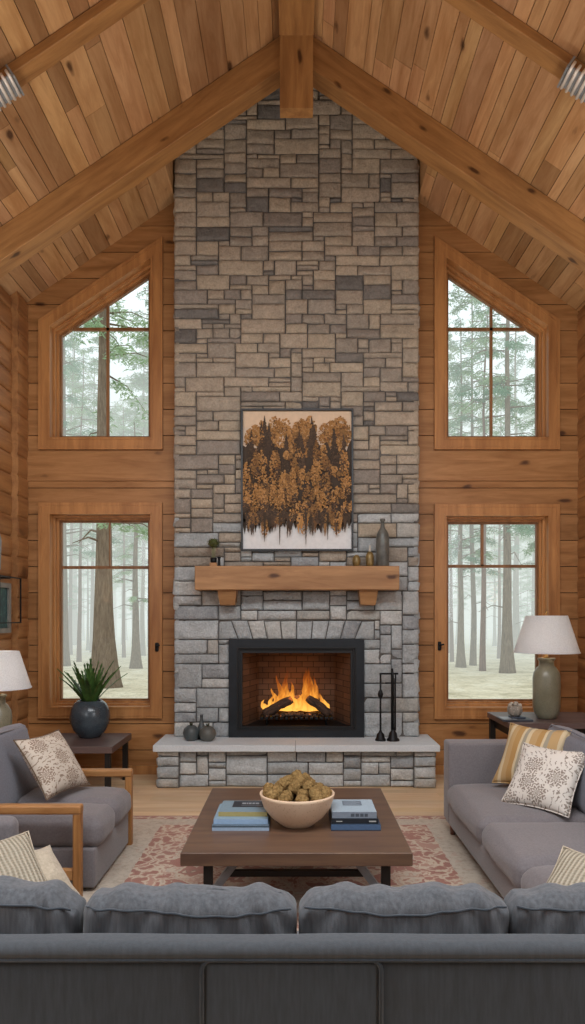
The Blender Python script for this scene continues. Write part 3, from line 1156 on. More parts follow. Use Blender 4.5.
log('charred log propped on the left side of the fire', (-.33, FYC - .12, FZ + .115), (-.05, FYC - .07, FZ + .255), .046, 1)
log('charred log propped on the right side of the fire', (.115, FYC - .07, FZ + .27), (.335, FYC - .12, FZ + .115), .044, 2.4)
log('short charred log in the middle of the fire behind the leaning ones', (-.10, FYC + .06, FZ + .19), (.10, FYC + .10, FZ + .28), .046, 4)
FL = m_flame()
fl_ = thing('log_fire', 'orange flames rising from the burning logs', 'fire', (0, FYC, FZ + .13))
fr2 = random.Random(8)
for (x, y, h, r, s) in ((-.15, .02, .30, .036, 0), (-.10, .0, .36, .040, 1), (-.06, .03, .24, .034, 2), (.10, .0, .46, .044, 3), (.14, .03, .37, .036, 4), (.06, .04, .27, .034, 5),
                        (-.20, .0, .19, .032, 6), (-.25, .02, .13, .03, 7), (.19, .02, .23, .032, 8), (.24, .0, .15, .03, 9), (0, .03, .18, .034, 10), (-.03, .0, .13, .04, 11),
                        (.02, .0, .12, .04, 12), (-.12, .05, .22, .03, 13), (.17, .05, .29, .03, 14), (.29, .02, .09, .024, 15), (-.30, .02, .09, .024, 16)):
    m = SM()
    n = 14
    path, rad = [], []
    for i in range(n):
        f = i / (n - 1)
        path.append((x + (.030 * math.sin(f * 5.0 + s * 2.1) - .030 * math.sin(s * 2.1)) * f ** .8 + .03 * f * (1 if s % 2 else -1), y + .015 * math.cos(f * 4 + s) * f, 1.22 * h * f))
        rad.append(max(.0012, 1.25 * r * (1 - f) ** .75 * (1 + .55 * math.sin(PI * min(1, f * 1.7))) * (1 + .15 * math.sin(i * 1.7 + s))))
    m.tube(path, rad, 12)
    m.build('flame', FL, fl_)

# mantel
mt = thing('mantel_shelf', 'chunky timber mantel shelf on two corbels across the chimney', 'mantel', (0, 6.78, 1.70))
m = MB(); m.rbox(-.97, .98, -.12, .12, .148, .377, .008, (1, 1, 1)); m.build('beam', MAT['mantel'], mt)
for cx in (at(227, 0, 6.72).x, at(368.5, 0, 6.72).x):
    m = MB()
    m.hexa([(cx - .072, -.03, .008), (cx + .072, -.03, .008), (cx + .072, .11, .0), (cx - .072, .11, .0),
            (cx - .092, -.08, .148), (cx + .092, -.08, .148), (cx + .092, .11, .148), (cx - .092, .11, .148)])
    m.build('corbel', MAT['mantel'], mt)

# ------------------------------------------------------------------ forest picture over the mantel
pic = thing('framed_picture', 'large black framed picture of an orange and brown forest above the mantel', 'picture', (.007, CY - .01, 2.238))
PW, PH = 1.10, 1.392
m = MB(); m.ring(rect(-PW / 2, PW / 2, 0, PH), rect(-PW / 2 + .018, PW / 2 - .018, .018, PH - .018), -.045, .0)
m.build('frame', MAT['insert_in'], pic)
pr = random.Random(21)
m = MB()
iw, ih = PW / 2 - .018, PH - .036
lay = [-.012]


def pp(u, v): return (-iw + 2 * iw * min(1, max(0, u)), lay[0], .018 + ih * min(1, max(0, v)))


bands = [('#dcdcdb', 0, .35), ('#d8d0c8', .35, .7), ('#d2bda8', .7, .88), ('#d6bda2', .88, 1)]
for h, a, b in bands:
    m.col = lin(h); m.poly([pp(0, a), pp(1, a), pp(1, b), pp(0, b)])
PAL = {'d': ['#463c33', '#514338', '#4a3f38', '#5a4a3e'], 'o': ['#a87d4e', '#b48757', '#9d7346', '#ad855a', '#956c42'], 'm': ['#80603f', '#6d513a', '#8c6a46']}


def leafy(u, v, ru, rv, hue, n=30, blob=.022):
    blob *= .62; n = int(n * 2.2)
    for k in range(n):
        a = pr.uniform(0, 2 * PI); q = math.sqrt(pr.random())
        x, z = u + ru * q * math.cos(a) * (1 - .35 * math.sin(a)), v + rv * q * math.sin(a)
        hh_ = hue if hue != 'o' or pr.random() < .75 + .25 * math.sin(a) * q else 'm'
        c = lin(pr.choice(PAL[hh_])); sh = pr.uniform(.94, 1.06)
        m.col = (c[0] * sh, c[1] * sh, c[2] * sh, 1)
        lay[0] -= .000004
        r = blob * pr.uniform(.5, 1.2)
        kk = pr.choice((6, 7, 8))
        ph = pr.uniform(0, 6)
        m.poly([pp(x + r * (.6 + .4 * pr.random()) * math.cos(ph + 2 * PI * i / kk), z + r * .8 * (.6 + .4 * pr.random()) * math.sin(ph + 2 * PI * i / kk)) for i in range(kk)])


def conifer(u, v0, v1, w, hue, down=False):
    n = 13
    L, Rr = [], []
    for i in range(n):
        f = i / (n - 1)
        hw = w * (1 - f) ** .8 * (1.0 if i % 2 else .62) * pr.uniform(.8, 1.15) + .0015
        z = v0 + (v1 - v0) * f
        L.append((u - hw, z)); Rr.append((u + hw, z - (.012 if not down else -.012)))
    c = lin(pr.choice(PAL[hue])); m.col = c
    lay[0] -= .000004
    for i in range(n - 1):
        m.poly([pp(*L[i]), pp(*Rr[i]), pp(*Rr[i + 1]), pp(*L[i + 1])])


# pale orange crowns behind, then the dark mass, then lit crowns in front, then the ragged foot
for k in range(26):
    u = pr.uniform(.02, .98); leafy(u, pr.uniform(.78, .9), .06, .07, 'o', 36)
m.col = lin('#4a4038'); lay[0] -= .00003
top = [(i / 40, .74 + .10 * noise.noise(Vector((i * .31, 3, 0))) + pr.uniform(-.02, .02)) for i in range(41)]
bot = [(i / 60, .17 + .05 * noise.noise(Vector((i * .25, 8, 0))) + (pr.uniform(-.055, .0) if i % 2 else pr.uniform(0, .05))) for i in range(61)]
for i in range(40):
    m.poly([pp(top[i][0], .2), pp(top[i + 1][0], .2), pp(*top[i + 1]), pp(*top[i])])
for i in range(60):
    m.poly([pp(*bot[i]), pp(*bot[i + 1]), pp(bot[i + 1][0], .22), pp(bot[i][0], .22)])
lay[0] -= .00003
for k in range(12):
    u = pr.uniform(.04, .96); leafy(u, pr.uniform(.72, .84), .05, .06, 'o' if k % 3 else 'm', 30)
for u, v1 in ((.20, .97), (.17, .93), (.24, .92), (.52, .87), (.54, .84), (.635, .965), (.66, .9), (.84, .89), (.93, .84), (.08, .87), (.40, .84)):
    conifer(u, v1 - .3, v1, .05, 'd'); leafy(u, v1 - .2, .045, .10, 'd', 40, .018); leafy(u, v1 - .09, .022, .05, 'd', 18, .014)
for (u, v, ru, rv) in ((.12, .83, .09, .07), (.34, .88, .08, .06), (.55, .9, .1, .04), (.75, .84, .07, .07), (.9, .9, .07, .06), (.17, .62, .07, .09), (.1, .6, .05, .05), (.40, .68, .03, .03), (.52, .69, .05, .04), (.48, .53, .09, .07), (.56, .5, .06, .1),
                        (.67, .56, .045, .13), (.67, .40, .05, .13), (.83, .56, .07, .04), (.93, .64, .05, .08), (.74, .7, .04, .06), (.3, .5, .1, .05), (.12, .38, .045, .1), (.2, .36, .05, .12), (.29, .36, .05, .14), (.38, .34, .05, .13), (.87, .4, .08, .05), (.84, .24, .05, .1)):
    leafy(u, v, ru * .85, rv, 'o', int(30 + 2600 * ru * rv), .017)
for k in range(42):
    leafy(pr.uniform(.02, .98), pr.uniform(.25, .78), .03, .035, pr.choice('ddm'), 14, .016)
for k in range(30):
    u, v = pr.uniform(.03, .97), pr.uniform(.28, .74)
    hu = 'o' if k % 3 else 'm'
    leafy(u, v, pr.uniform(.03, .05), pr.uniform(.05, .11), hu, 46, .017)
    leafy(u + .02, v - .07, .035, .04, 'd', 12, .016)
for u, v1 in ((.12, .5), (.2, .47), (.36, .46), (.2, .32), (.28, .52), (.66, .68), (.86, .33), (.3, .4), (.7, .4), (.46, .62), (.56, .33)):
    leafy(u, v1 - .13, .03, .10, 'o', 44, .016)
for k in range(46):
    u = pr.uniform(.0, 1); conifer(u, .25, .25 - pr.uniform(.06, .17), .028, 'o' if (.44 < u < .6 or u > .85) and k % 2 else pr.choice('ddm'), True)
for k in range(34):
    u = k / 33; leafy(u, pr.uniform(.21, .30), .035, .045, 'o' if (.44 < u < .6 or u > .82) and k % 2 else pr.choice('ddm'), 22, .016)
for u in (.20, .34, .41, .58, .78):
    conifer(u, .25, pr.uniform(.02, .09), .012, 'd', True)
m.build('print', MAT['print'], pic, True)

# ------------------------------------------------------------------ things on the mantel
MZ = 2.077
MYY = 6.755


def lathe_thing(name, label, cat, loc, prof, mat_, group=None, lobes=0, amp=0, part='vessel', seg=32):
    t = thing(name, label, cat, loc, 0, group)
    m = SM(); m.lathe(prof, seg, (0, 0, 0), lobes, amp)
    m.build(part, mat_, t)
    return t


px = at(0, 0, MYY)
sx = lambda x, Y=MYY: (x - VX) * Y / F
tp = thing('potted_topiary', 'tiny ball topiary in a dark pot at the left end of the mantel', 'plant', (sx(213.6), MYY, MZ))
m = MB(); m.box(-.035, .035, -.03, .03, 0, .036); m.build('wood_block', MAT['oakarm'], tp)
m = SM(); m.lathe([(.022, .036), (.03, .045), (.032, .085), (.028, .085), (.02, .07)], 20); m.build('pot', MAT['iron'], tp)
m = SM()
for a in range(4):
    m.tube([(.012 * math.cos(a * 1.6), .012 * math.sin(a * 1.6), .07), (.016 * math.cos(a * 1.6 + .4), .016 * math.sin(a * 1.6), .19)], .0045, 6)
m.build('stem', MAT['stem'], tp)
m = MB(); m.rbox(-.044, .044, -.044, .044, .184, .266, .04, (2, 2, 2))
for k in range(420):
    a, b = R.uniform(0, 2 * PI), math.acos(R.uniform(-1, 1))
    d = Vector((math.sin(b) * math.cos(a), math.sin(b) * math.sin(a), math.cos(b) * .85))
    p = Vector((0, 0, .225)) + d * R.uniform(.03, .058)
    u = d.cross(Vector((R.uniform(-1, 1), R.uniform(-1, 1), R.uniform(-1, 1)))).normalized(); w = d.cross(u) * .6 + d * .5
    m.poly([p - u * .007, p + w * .006, p + u * .007, p + w * .018])
m.build('leaf_ball', MAT['topiary'], tp)
lathe_thing('candle_holder', 'small black spool candle holder beside the mantel topiary', 'candle holder', (sx(219.3), MYY - .02, MZ),
            [(.0, 0), (.019, 0), (.019, .008), (.012, .014), (.012, .07), (.017, .085), (.017, .092), (.0, .09)], MAT['iron'], part='holder', seg=20)
lathe_thing('egg_vase', 'squat gold egg shaped vase on the mantel below the picture corner', 'vase', (sx(356.5), MYY, MZ),
            [(0, 0), (.026, 0), (.038, .03), (.041, .055), (.034, .09), (.02, .108), (.010, .112), (.007, .104), (0, .1)], MAT['goldglaze'])
t = lathe_thing('bud_vase', 'gold bud vase with pale thin neck on the mantel', 'vase', (sx(369.8), MYY, MZ),
                [(0, 0), (.032, 0), (.037, .03), (.039, .08), (.036, .115), (.022, .138), (.013, .145), (0, .145)], MAT['goldglaze'])
m = SM(); m.lathe([(.012, .143), (.009, .16), (.009, .2), (.012, .204), (.007, .204), (.006, .15)], 16); m.build('neck', MAT['pages'], t)
t = lathe_thing('stoneware_bottle', 'tall grey stoneware bottle at the right end of the mantel', 'bottle', (sx(382.6), MYY, MZ),
                [(0, 0), (.056, 0), (.062, .01), (.062, .27), (.058, .31), (.042, .345), (.024, .37), (.019, .39), (.018, .42), (0, .42)], MAT['tallgrey'])
m = SM(); m.lathe([(.018, .415), (.018, .435), (.026, .44), (.026, .458), (.019, .462), (.012, .45), (.012, .42)], 24); m.build('lip', MAT['tallgrey'], t)

# ------------------------------------------------------------------ on the hearth
HY = 6.70


def hearth_pot(px_, r, h, y, mat_, label):
    t = lathe_thing('round_pot', label, 'pot', (sx(px_, y), y, HZ),
                    [(0, 0), (r * .5, 0), (r * .82, h * .18), (r, h * .48), (r * .86, h * .78), (r * .5, h * .95), (r * .34, h), (r * .26, h * .97), (0, h * .9)], mat_)
    m = MB()
    for k in range(9):
        a = k * .7
        d = Vector((math.cos(a), math.sin(a), 1.6)).normalized()
        p = Vector((0, 0, h * .93)); s_ = Vector((-math.sin(a), math.cos(a), 0)) * .010
        e = p + d * R.uniform(.03, .055)
        mid = (p + e) / 2
        m.poly([p - s_ * .6, mid - s_, e, mid + s_, p + s_ * .6])
    m.build('leaves', MAT['stub'], t)


hearth_pot(191.2, .080, .148, HY, MAT['hearthpot'], 'round blue black pot with stubby leaves on the left of the hearth')
hearth_pot(207.6, .083, .142, HY - .02, MAT['hearthpot2'], 'round brownish grey pot with stubby leaves next to the darker pot')
lathe_thing('bottle_vase', 'slim necked dark vase behind the two round hearth pots', 'vase', (sx(201.6, HY + .1), HY + .095, HZ),
            [(0, 0), (.04, 0), (.052, .03), (.05, .08), (.03, .13), (.016, .165), (.013, .225), (.018, .235), (.012, .235), (0, .22)], MAT['hearthpot'])

ts = thing('fireplace_tool_set', 'black iron fireplace tool set standing on the right of the hearth', 'fire tools', (sx(387, HY), HY, HZ))
m = SM()
xa, xb = sx(380.5, HY) - sx(387, HY), sx(393, HY) - sx(387, HY)
m.lathe([(0, 0), (.052, 0), (.052, .012), (.040, .03), (.036, .06), (.018, .082), (.011, .1), (0, .1)], 24, (xa, 0, 0)); m.build('base', MAT['iron'], ts)
m = SM(); m.lathe([(0, 0), (.062, 0), (.062, .012), (.044, .03), (.038, .07), (.02, .095), (.012, .12), (0, .12)], 24, (xb, 0, 0)); m.build('base', MAT['iron'], ts)
m = SM(); m.tube([(xa, 0, .08), (xa, 0, .645)], .0095, 10); m.lathe([(.009, .40), (.02, .42), (.028, .445), (.02, .47), (.009, .49)], 16, (xa, 0, 0)); m.build('post', MAT['iron'], ts)
m = SM(); m.tube([(xa - .01, 0, .64), (xb + .05, 0, .64)], .009, 8); m.tube([(-.02, 0, .55), (xb + .03, 0, .55)], .007, 8); m.tube([(xb + .025, 0, .65), (xb + .025, 0, .55)], .007, 8); m.build('crossbar', MAT['iron'], ts)
m = SM(); m.tube([(xb - .005, .0, .1), (xb - .005, 0, .62), (xb - .008, 0, .69)], [.016, .015, .009], 10); m.build('poker', MAT['iron'], ts)
m = SM(); m.tube([(xb + .018, -.02, .1), (xb + .018, -.02, .6)], .009, 10); m.build('shovel', MAT['iron'], ts)

# ------------------------------------------------------------------ rug
RC = Vector((-.02, 4.06, 0)); RHX, RHY = 1.60, 1.50
m = SM(); m.smooth = False
m.rbox(-RHX, RHX, -RHY, RHY, .0, .014, .006, (1, 1, 1))
rug = m.build('patterned_rug', m_rug(RHX, RHY)); rug.location = RC
tag(rug, 'faded red and cream oriental rug under the coffee table', 'rug')
RT = .014

# ------------------------------------------------------------------ coffee table
CT = thing('coffee_table', 'low walnut coffee table with thick top on black and steel legs', 'coffee table', (0, 4.13, RT))
TT = .42 - RT
m = SM(); m.smooth = False; m.rbox(-.577, .577, -.66, .66, TT - .067, TT, .006, (1, 1, 1)); m.build('tabletop', MAT['walnut'], CT)
for x in (-.447, .452):
    for y in (-.58, .58):
        m = MB(); m.box(x - .022, x + .022, y - .022, y + .022, 0, TT - .066); m.build('leg', MAT['blackleg'], CT)
for s in (-1, 1):
    m = MB()
    y0, y1 = -.27, -.22
    m.hexa([(s * .48, y0, 0), (s * .53, y0, 0), (s * .53, y1, 0), (s * .48, y1, 0), (s * .22, y0, TT - .066), (s * .27, y0, TT - .066), (s * .27, y1, TT - .066), (s * .22, y1, TT - .066)])
    m.build('brace', MAT['steel'], CT)
m = MB(); m.box(-.37, .37, -.262, -.228, .14, .172); m.build('stretcher', MAT['blackleg'], CT)
TZ = .42

# bowl of moss balls
bw = thing('serving_bowl', 'wide pale clay bowl in the middle of the coffee table', 'bowl', (sx(297.2, 3.95), 3.95, TZ))
prof = [(0, 0), (.085, 0), (.095, .008), (.15, .05), (.19, .105), (.209, .165), (.212, .178), (.205, .182), (.198, .172), (.178, .11), (.135, .055), (.08, .02), (0, .016)]
m = SM(); m.lathe(prof, 48); m.build('vessel', MAT['bowl'], bw)
variants = []
for k in range(4):
    m = SM(); r = .038
    m.rbox(-r, r, -r, r, -r * .9, r * .9, r * .85, (5, 5, 5),
           lambda u, v, w, p, k=k: p * (1 + .26 * noise.noise(p * 48 + Vector((k * 9, 0, 0))) + .12 * noise.noise(p * 110 + Vector((k * 5, 2, 0)))))
    variants.append(m)
proto = None
spots = []
for (n, rad, z, ph) in ((8, .085, .075, .2), (11, .145, .125, 0), (12, .163, .176, .25), (9, .112, .190, .1), (6, .074, .226, .3), (4, .045, .252, .1), (1, .0, .268, 0)):
    for i in range(n):
        a = 2 * PI * (i + ph) / n + R.uniform(-.08, .08)
        spots.append((rad * math.cos(a), rad * math.sin(a), z + R.uniform(-.006, .006)))
protos = []
bc = bw.location
for i, (x, y, z) in enumerate(spots):
    if i < 4:
        o = variants[i].build('moss_ball', MAT['moss']); protos.append(o)
    else:
        o = protos[i % 4].copy(); C.objects.link(o)
    o.location = (bc.x + x, bc.y + y, bc.z + z)
    o.rotation_euler = (R.uniform(0, 6), R.uniform(0, 6), R.uniform(0, 6))
    s = R.uniform(.78, 1.05) if z < .22 else R.uniform(.8, .95)
    o.scale = (s, s, s)
    tag(o, 'lumpy golden brown dried moss ball heaped in the clay bowl', 'moss ball', 'moss balls heaped in the bowl')


# books: spine towards the camera
def book(label, cx, yfront, w, d, z0, h, cover, spine, group=None, rz=0, deco=None):
    t = thing('hardcover_book', label, 'book', (cx, yfront + d / 2, z0), rz, group)
    bd = .004
    m = MB()
    m.col = lin(cover)
    m.box(-w / 2, w / 2, -d / 2 + .004, d / 2, h - bd, h); m.box(-w / 2, w / 2, -d / 2 + .004, d / 2, 0, bd)
    m.col = lin(spine)
    m.box(-w / 2, w / 2, -d / 2, -d / 2 + .006, 0, h)
    m.build('cover', MAT['bookcol'], t, True)
    m = MB(); m.box(-w / 2 + .005, w / 2 - .005, -d / 2 + .006, d / 2 - .005, bd, h - bd); m.build('pages', MAT['pages'], t)
    if deco:
        for nm, fn in deco:
            m = MB(); fn(m, w, d, h); m.build(nm, MAT['bookcol'], t, True)
    return t


bk = 3.83
gp_ = None
cl = sx(240.5, bk)


def deco_a(m, w, d, h):
    m.col = lin('#2e3238'); e = h + .0006
    def q(x0, x1, y0, y1, z=e): m.poly([(x0, y0, z), (x1, y0, z), (x1, y1, z), (x0, y1, z)])
    q(-.07, w / 2 - .004, -.02, d / 2 - .012)
    m.col = lin('#8d9297')
    for (x, ww) in ((-.018, .022), (.008, .008), (.02, .016), (.041, .014), (.06, .02)):
        q(x, x + ww, .045, .075, e + .0004)
    m.col = lin('#777c80'); q(-.02, .1, .012, .02, e + .0004)


def deco_spine(cols, marks):
    def f(m, w, d, h):
        yy = -d / 2 - .0006
        for (x0, x1, z0, z1, c) in marks:
            m.col = lin(c); m.poly([(x0 * w, yy, z0 * h), (x1 * w, yy, z0 * h), (x1 * w, yy, z1 * h), (x0 * w, yy, z1 * h)])
    return f


GB = 'books on the coffee table'
book('pale blue bottom book of the left stack on the coffee table', cl, bk, .312, .36, TZ, .030, '#5d6f7c', '#93a7bc', GB, 0, [('spine_band', deco_spine(0, [(-.5, .5, .62, 1.0, '#4d5c68')]))])
book('light blue middle book of the left stack on the coffee table', cl - .001, bk + .022, .298, .32, TZ + .031, .026, '#7f97a8', '#8fa9c4', GB)
book('top book of the left stack with olive spine and dark cover', cl + .008, bk + .072, .272, .245, TZ + .058, .024, '#748893', '#a09462', GB, -.01, [('cover_print', deco_a)])
cr = sx(356, bk)
book('navy blue bottom book of the right stack on the coffee table', cr, bk, .272, .34, TZ, .032, '#36475c', '#4a617f', GB, 0, [('spine_band', deco_spine(0, [(-.5, .5, 0, .16, '#2a3442')]))])
book('black middle book of the right stack on the coffee table', cr - .004, bk + .02, .258, .30, TZ + .033, .026, '#22262c', '#24272c', GB, 0, [('spine_print', deco_spine(0, [(-.4, -.27, .4, .6, '#a9a9a6')])), ('spine_print', deco_spine(0, [(.3, .45, .35, .65, '#a9a9a6')]))])


def deco_b(m, w, d, h):
    e = h + .0006
    def q(x0, x1, y0, y1, z=e): m.poly([(x0, y0, z), (x1, y0, z), (x1, y1, z), (x0, y1, z)])
    m.col = lin('#6a7683'); q(-.055, .055, .0, .1)
    m.col = lin('#8d9aa5')
    for k in range(4):
        q(-.045, .045 - .02 * (k % 2), .012 + k * .023, .020 + k * .023, e + .0004)


def deco_c(m, w, d, h):
    yy = -d / 2 - .0006
    m.col = lin('#4d545c')
    for (a, b) in ((-.02, .0), (.006, .026), (.032, .05), (.056, .074)):
        m.poly([(a, yy, h * .25), (b, yy, h * .25), (b, yy, h * .75), (a, yy, h * .75)])


book('pale grey blue top book of the right stack with square motif', cr - .006, bk + .03, .246, .27, TZ + .060, .034, '#9bacb8', '#7b8591', GB, 0, [('cover_print', deco_b), ('spine_print', deco_c)])


# ------------------------------------------------------------------ cushions and pillows
def pillow(name, label, cat, size, thick, center, n, mat_, pipe=None, group=None, roll=0, sy=None, seed=0, soft=.10):
    n = Vector(n).normalized()
    x = Vector((0, 0, 1)).cross(n).normalized(); y = n.cross(x)
    M = Matrix((x, y, n)).transposed()
    t = thing(name, label, cat, (0, 0, 0), 0, group)
    t.rotation_euler = (M @ Matrix.Rotation(roll, 3, 'Z')).to_euler(); t.location = center
    a, b = size / 2, (sy or size) / 2
    m = SM()
    K = 22

    def P(u, v, s):
        e = (1 - u * u) * (1 - v * v)
        xx = a * u * (1 - soft * (1 - v * v) * abs(u) ** 3); yy = b * v * (1 - soft * (1 - u * u) * abs(v) ** 3)
        z = s * thick / 2 * (max(0, (1 - abs(u) ** 2.6) * (1 - abs(v) ** 2.6))) ** .62
        z += .010 * noise.noise(Vector((u * 2.4 + seed, v * 2.4, s))) * min(1, e * 3)
        return (xx, yy, z)
    ids = {}
    for s in (1, -1):
        for j in range(K + 1):
            for i in range(K + 1):
                bord = i in (0, K) or j in (0, K)
                key = (i, j) if bord else (i, j, s)
                if key not in ids:
                    ids[key] = len(m.v); m.v.append(P(-1 + 2 * i / K, -1 + 2 * j / K, s))
        g = lambda i, j: ids[(i, j)] if (i in (0, K) or j in (0, K)) else ids[(i, j, s)]
        for j in range(K):
            for i in range(K):
                q = [g(i, j), g(i + 1, j), g(i + 1, j + 1), g(i, j + 1)]
                m.face(q if s > 0 else q[::-1])
    m.build('cover', mat_, t)
    m = SM()
    seq = [(-1 + 2 * i / K, -1) for i in range(K)] + [(1, -1 + 2 * i / K) for i in range(K)] + [(1 - 2 * i / K, 1) for i in range(K)] + [(-1, 1 - 2 * i / K) for i in range(K + 1)]
    m.tube([P(u, v, 1) for u, v in seq], .0045, 6, False)
    m.build('piping', pipe or mat_, t)
    return t


def seat_cushion(mb, x0, x1, y0, y1, z0, z1, r=.05, puff=.02, seed=0, wr=.004):
    def d(u, v, w, p):
        e = max(0, (1 - u ** 4)) * max(0, (1 - v ** 4))
        q = Vector(p)
        if w > 0: q.z += puff * e * w
        q.x += .35 * puff * (1 - v ** 2) * (1 - w * w) * (1 if u > 0 else -1) * abs(u)
        q.y += .25 * puff * (1 - u ** 2) * (1 - w * w) * (1 if v > 0 else -1) * abs(v)
        q += Vector((1, 1, 1)) * wr * noise.noise(Vector((p.x * 9 + seed, p.y * 9, p.z * 9)))
        return q
    mb.rbox(x0, x1, y0, y1, z0, z1, r, (10, 10, 4), d)


def welt(mb, x0, x1, y0, y1, z, r=.005, rad=.04):
    pts = []
    for (cx, cy, a0) in ((x1 - rad, y1 - rad, 0), (x0 + rad, y1 - rad, PI / 2), (x0 + rad, y0 + rad, PI), (x1 - rad, y0 + rad, 1.5 * PI)):
        for k in range(6):
            a = a0 + PI / 2 * k / 5
            pts.append((cx + rad * math.cos(a), cy + rad * math.sin(a), z))
    pts.append(pts[0])
    mb.tube(pts, r, 6, False)


# front sofa, seen from behind
FS = thing('grey_sofa', 'dark slate grey sofa seen from behind in the foreground', 'sofa', (0, 2.12, 0))
m = SM()


def back_def(u, v, w, p):
    q = Vector(p)
    if v < 0:
        q.y += .0016 * noise.noise(Vector((p.x * 5, p.z * 14, 1)))
    q.z += .005 * noise.noise(Vector((p.x * 2.6, 5, 0))) * (1 if w > .3 else 0)
    return q


m.rbox(-1.62, 1.62, .006, .10, .04, .556, .03, (30, 1, 8), back_def); m.build('back_panel', MAT['fab_panel'], FS)
m = SM(); m.rbox(-1.62, 1.62, -.008, .092, .540, .600, .030, (40, 2, 2), back_def); m.build('top_rail', MAT['fab_back'], FS)
m = SM(); m.tube([(-1.6, -.003, .552), (1.6, -.003, .552)], .006, 8)
xl, xr, zt, rd = (202 - VX) / 330, (381 - VX) / 330, .551, .03
pts = [(xl, .003, .06)] + [(xl + rd - rd * math.cos(a), -.002, zt - rd + rd * math.sin(a)) for a in (0, .4, .8, 1.2, PI / 2)]
pts += [(xr - rd + rd * math.sin(a), -.002, zt - rd + rd * math.cos(a)) for a in (0, .4, .8, 1.2, PI / 2)] + [(xr, .003, .06)]
m.tube(pts, .0065, 8)
m.tube([(-.015, .004, .06), (-.015, .003, .545)], .0022, 6)
m.build('piping', MAT['fab_pipe'], FS)
m = SM(); m.rbox(xl + .006, xr - .006, .000, .03, .05, zt - .006, .012, (6, 1, 6)); m.build('centre_panel', MAT['fab_panel'], FS)
m = SM(); m.rbox(-1.45, 1.45, .19, .60, .06, .24, .02, (2, 2, 2)); m.build('seat_base', MAT['fab_back'], FS)
for i in range(3):
    m = SM(); seat_cushion(m, -1.44 + .963 * i, -1.44 + .963 * (i + 1) - .006, .195, .62, .235, .37, .04, .015, i); m.build('seat_cushion', MAT['fab_front'], FS)
for s in (-1, 1):
    m = SM(); m.rbox(s * 1.54 - .085, s * 1.54 + .085, .19, .62, .04, .52, .04, (2, 4, 4)); m.build('arm', MAT['fab_back'], FS)
    for y in (.08, .55):
        m = MB(); m.box(s * 1.5 - .025, s * 1.5 + .025, y - .025, y + .025, -.0, .05); m.build('leg', MAT['blackleg'], FS)
S2 = 306.0
for i, (a, b, z1) in enumerate(((-132, 82, .715), (85, 296.5, .690), (299, 506.5, .694), (507, 720, .692))):
    m = SM()
    x0, x1 = (a - VX) / S2, (b - VX) / S2
    W = x1 - x0

    def cd(u, v, w, p, i=i):
        q = Vector(p)
        top = max(0, w)
        q.z += .012 * (1 - u * u) * top - .016 * max(0, abs(u) - .82) / .18 * top
        if i == 0: q.z -= .030 * max(0, u) ** 2 * top
        q.y += .020 * (1 - u * u) * (1 - w * w) * (1 if v > 0 else -1)
        # gathers falling from the seam, strongest near the ends
        ph = p.x * 58 + (1 if u > 0 else -1) * (w * 3.2) + 3.0 * noise.noise(Vector((p.x * 6, p.z * 5, i * 3.1)))
        amp = .019 * (.35 + abs(u)) * (.55 + .45 * noise.noise(Vector((p.x * 5, i, 2))))
        q.y -= amp * math.sin(ph) * (1 if v > 0 else -1) * (.4 + .6 * (1 - abs(w)))
        q.z += .007 * math.sin(ph * .8 + 1) * top * (.4 + abs(u)) + .008 * noise.noise(Vector((p.x * 6 + i * 3, p.y * 9, 4))) * top
        dip = math.exp(-((u - (-.28, .28, -.05, .2)[i]) / .12) ** 2)
        q.z -= .010 * dip * top; q.y += .012 * dip * (1 if v < 0 else 0) * (.3 + .7 * top)
        return q
    m.rbox(x0 - .001, x1 + .001, .10, .255, .36, z1, .055, (56, 5, 12), cd)
    cu = m.build('back_cushion', MAT['fab_front'], FS)
    m = SM()
    pts = []
    K = 50
    for k in range(K + 1):
        u = -1 + 2 * k / K
        uc = (-.28, .28, -.05, .2)[i]
        sag = -.022 * math.exp(-((u - uc) / .45) ** 2)
        zz_ = z1 - .028 + sag - (.030 * max(0, u) ** 2 if i == 0 else 0)
        w_ = (zz_ - .36) / (z1 - .36) * 2 - 1
        yy_ = cd(u, -1, w_, Vector((u * W / 2, -.0775, zz_ - (z1 + .36) / 2)))[1] + .1775
        pts.append(((x0 + x1) / 2 + u * W * .475, yy_ - .003 + .02 * max(0, abs(u) - .85) / .15, zz_))
    m.tube(pts, .0038, 6)
    m.build('seam', MAT['fab_pipe'], cu)

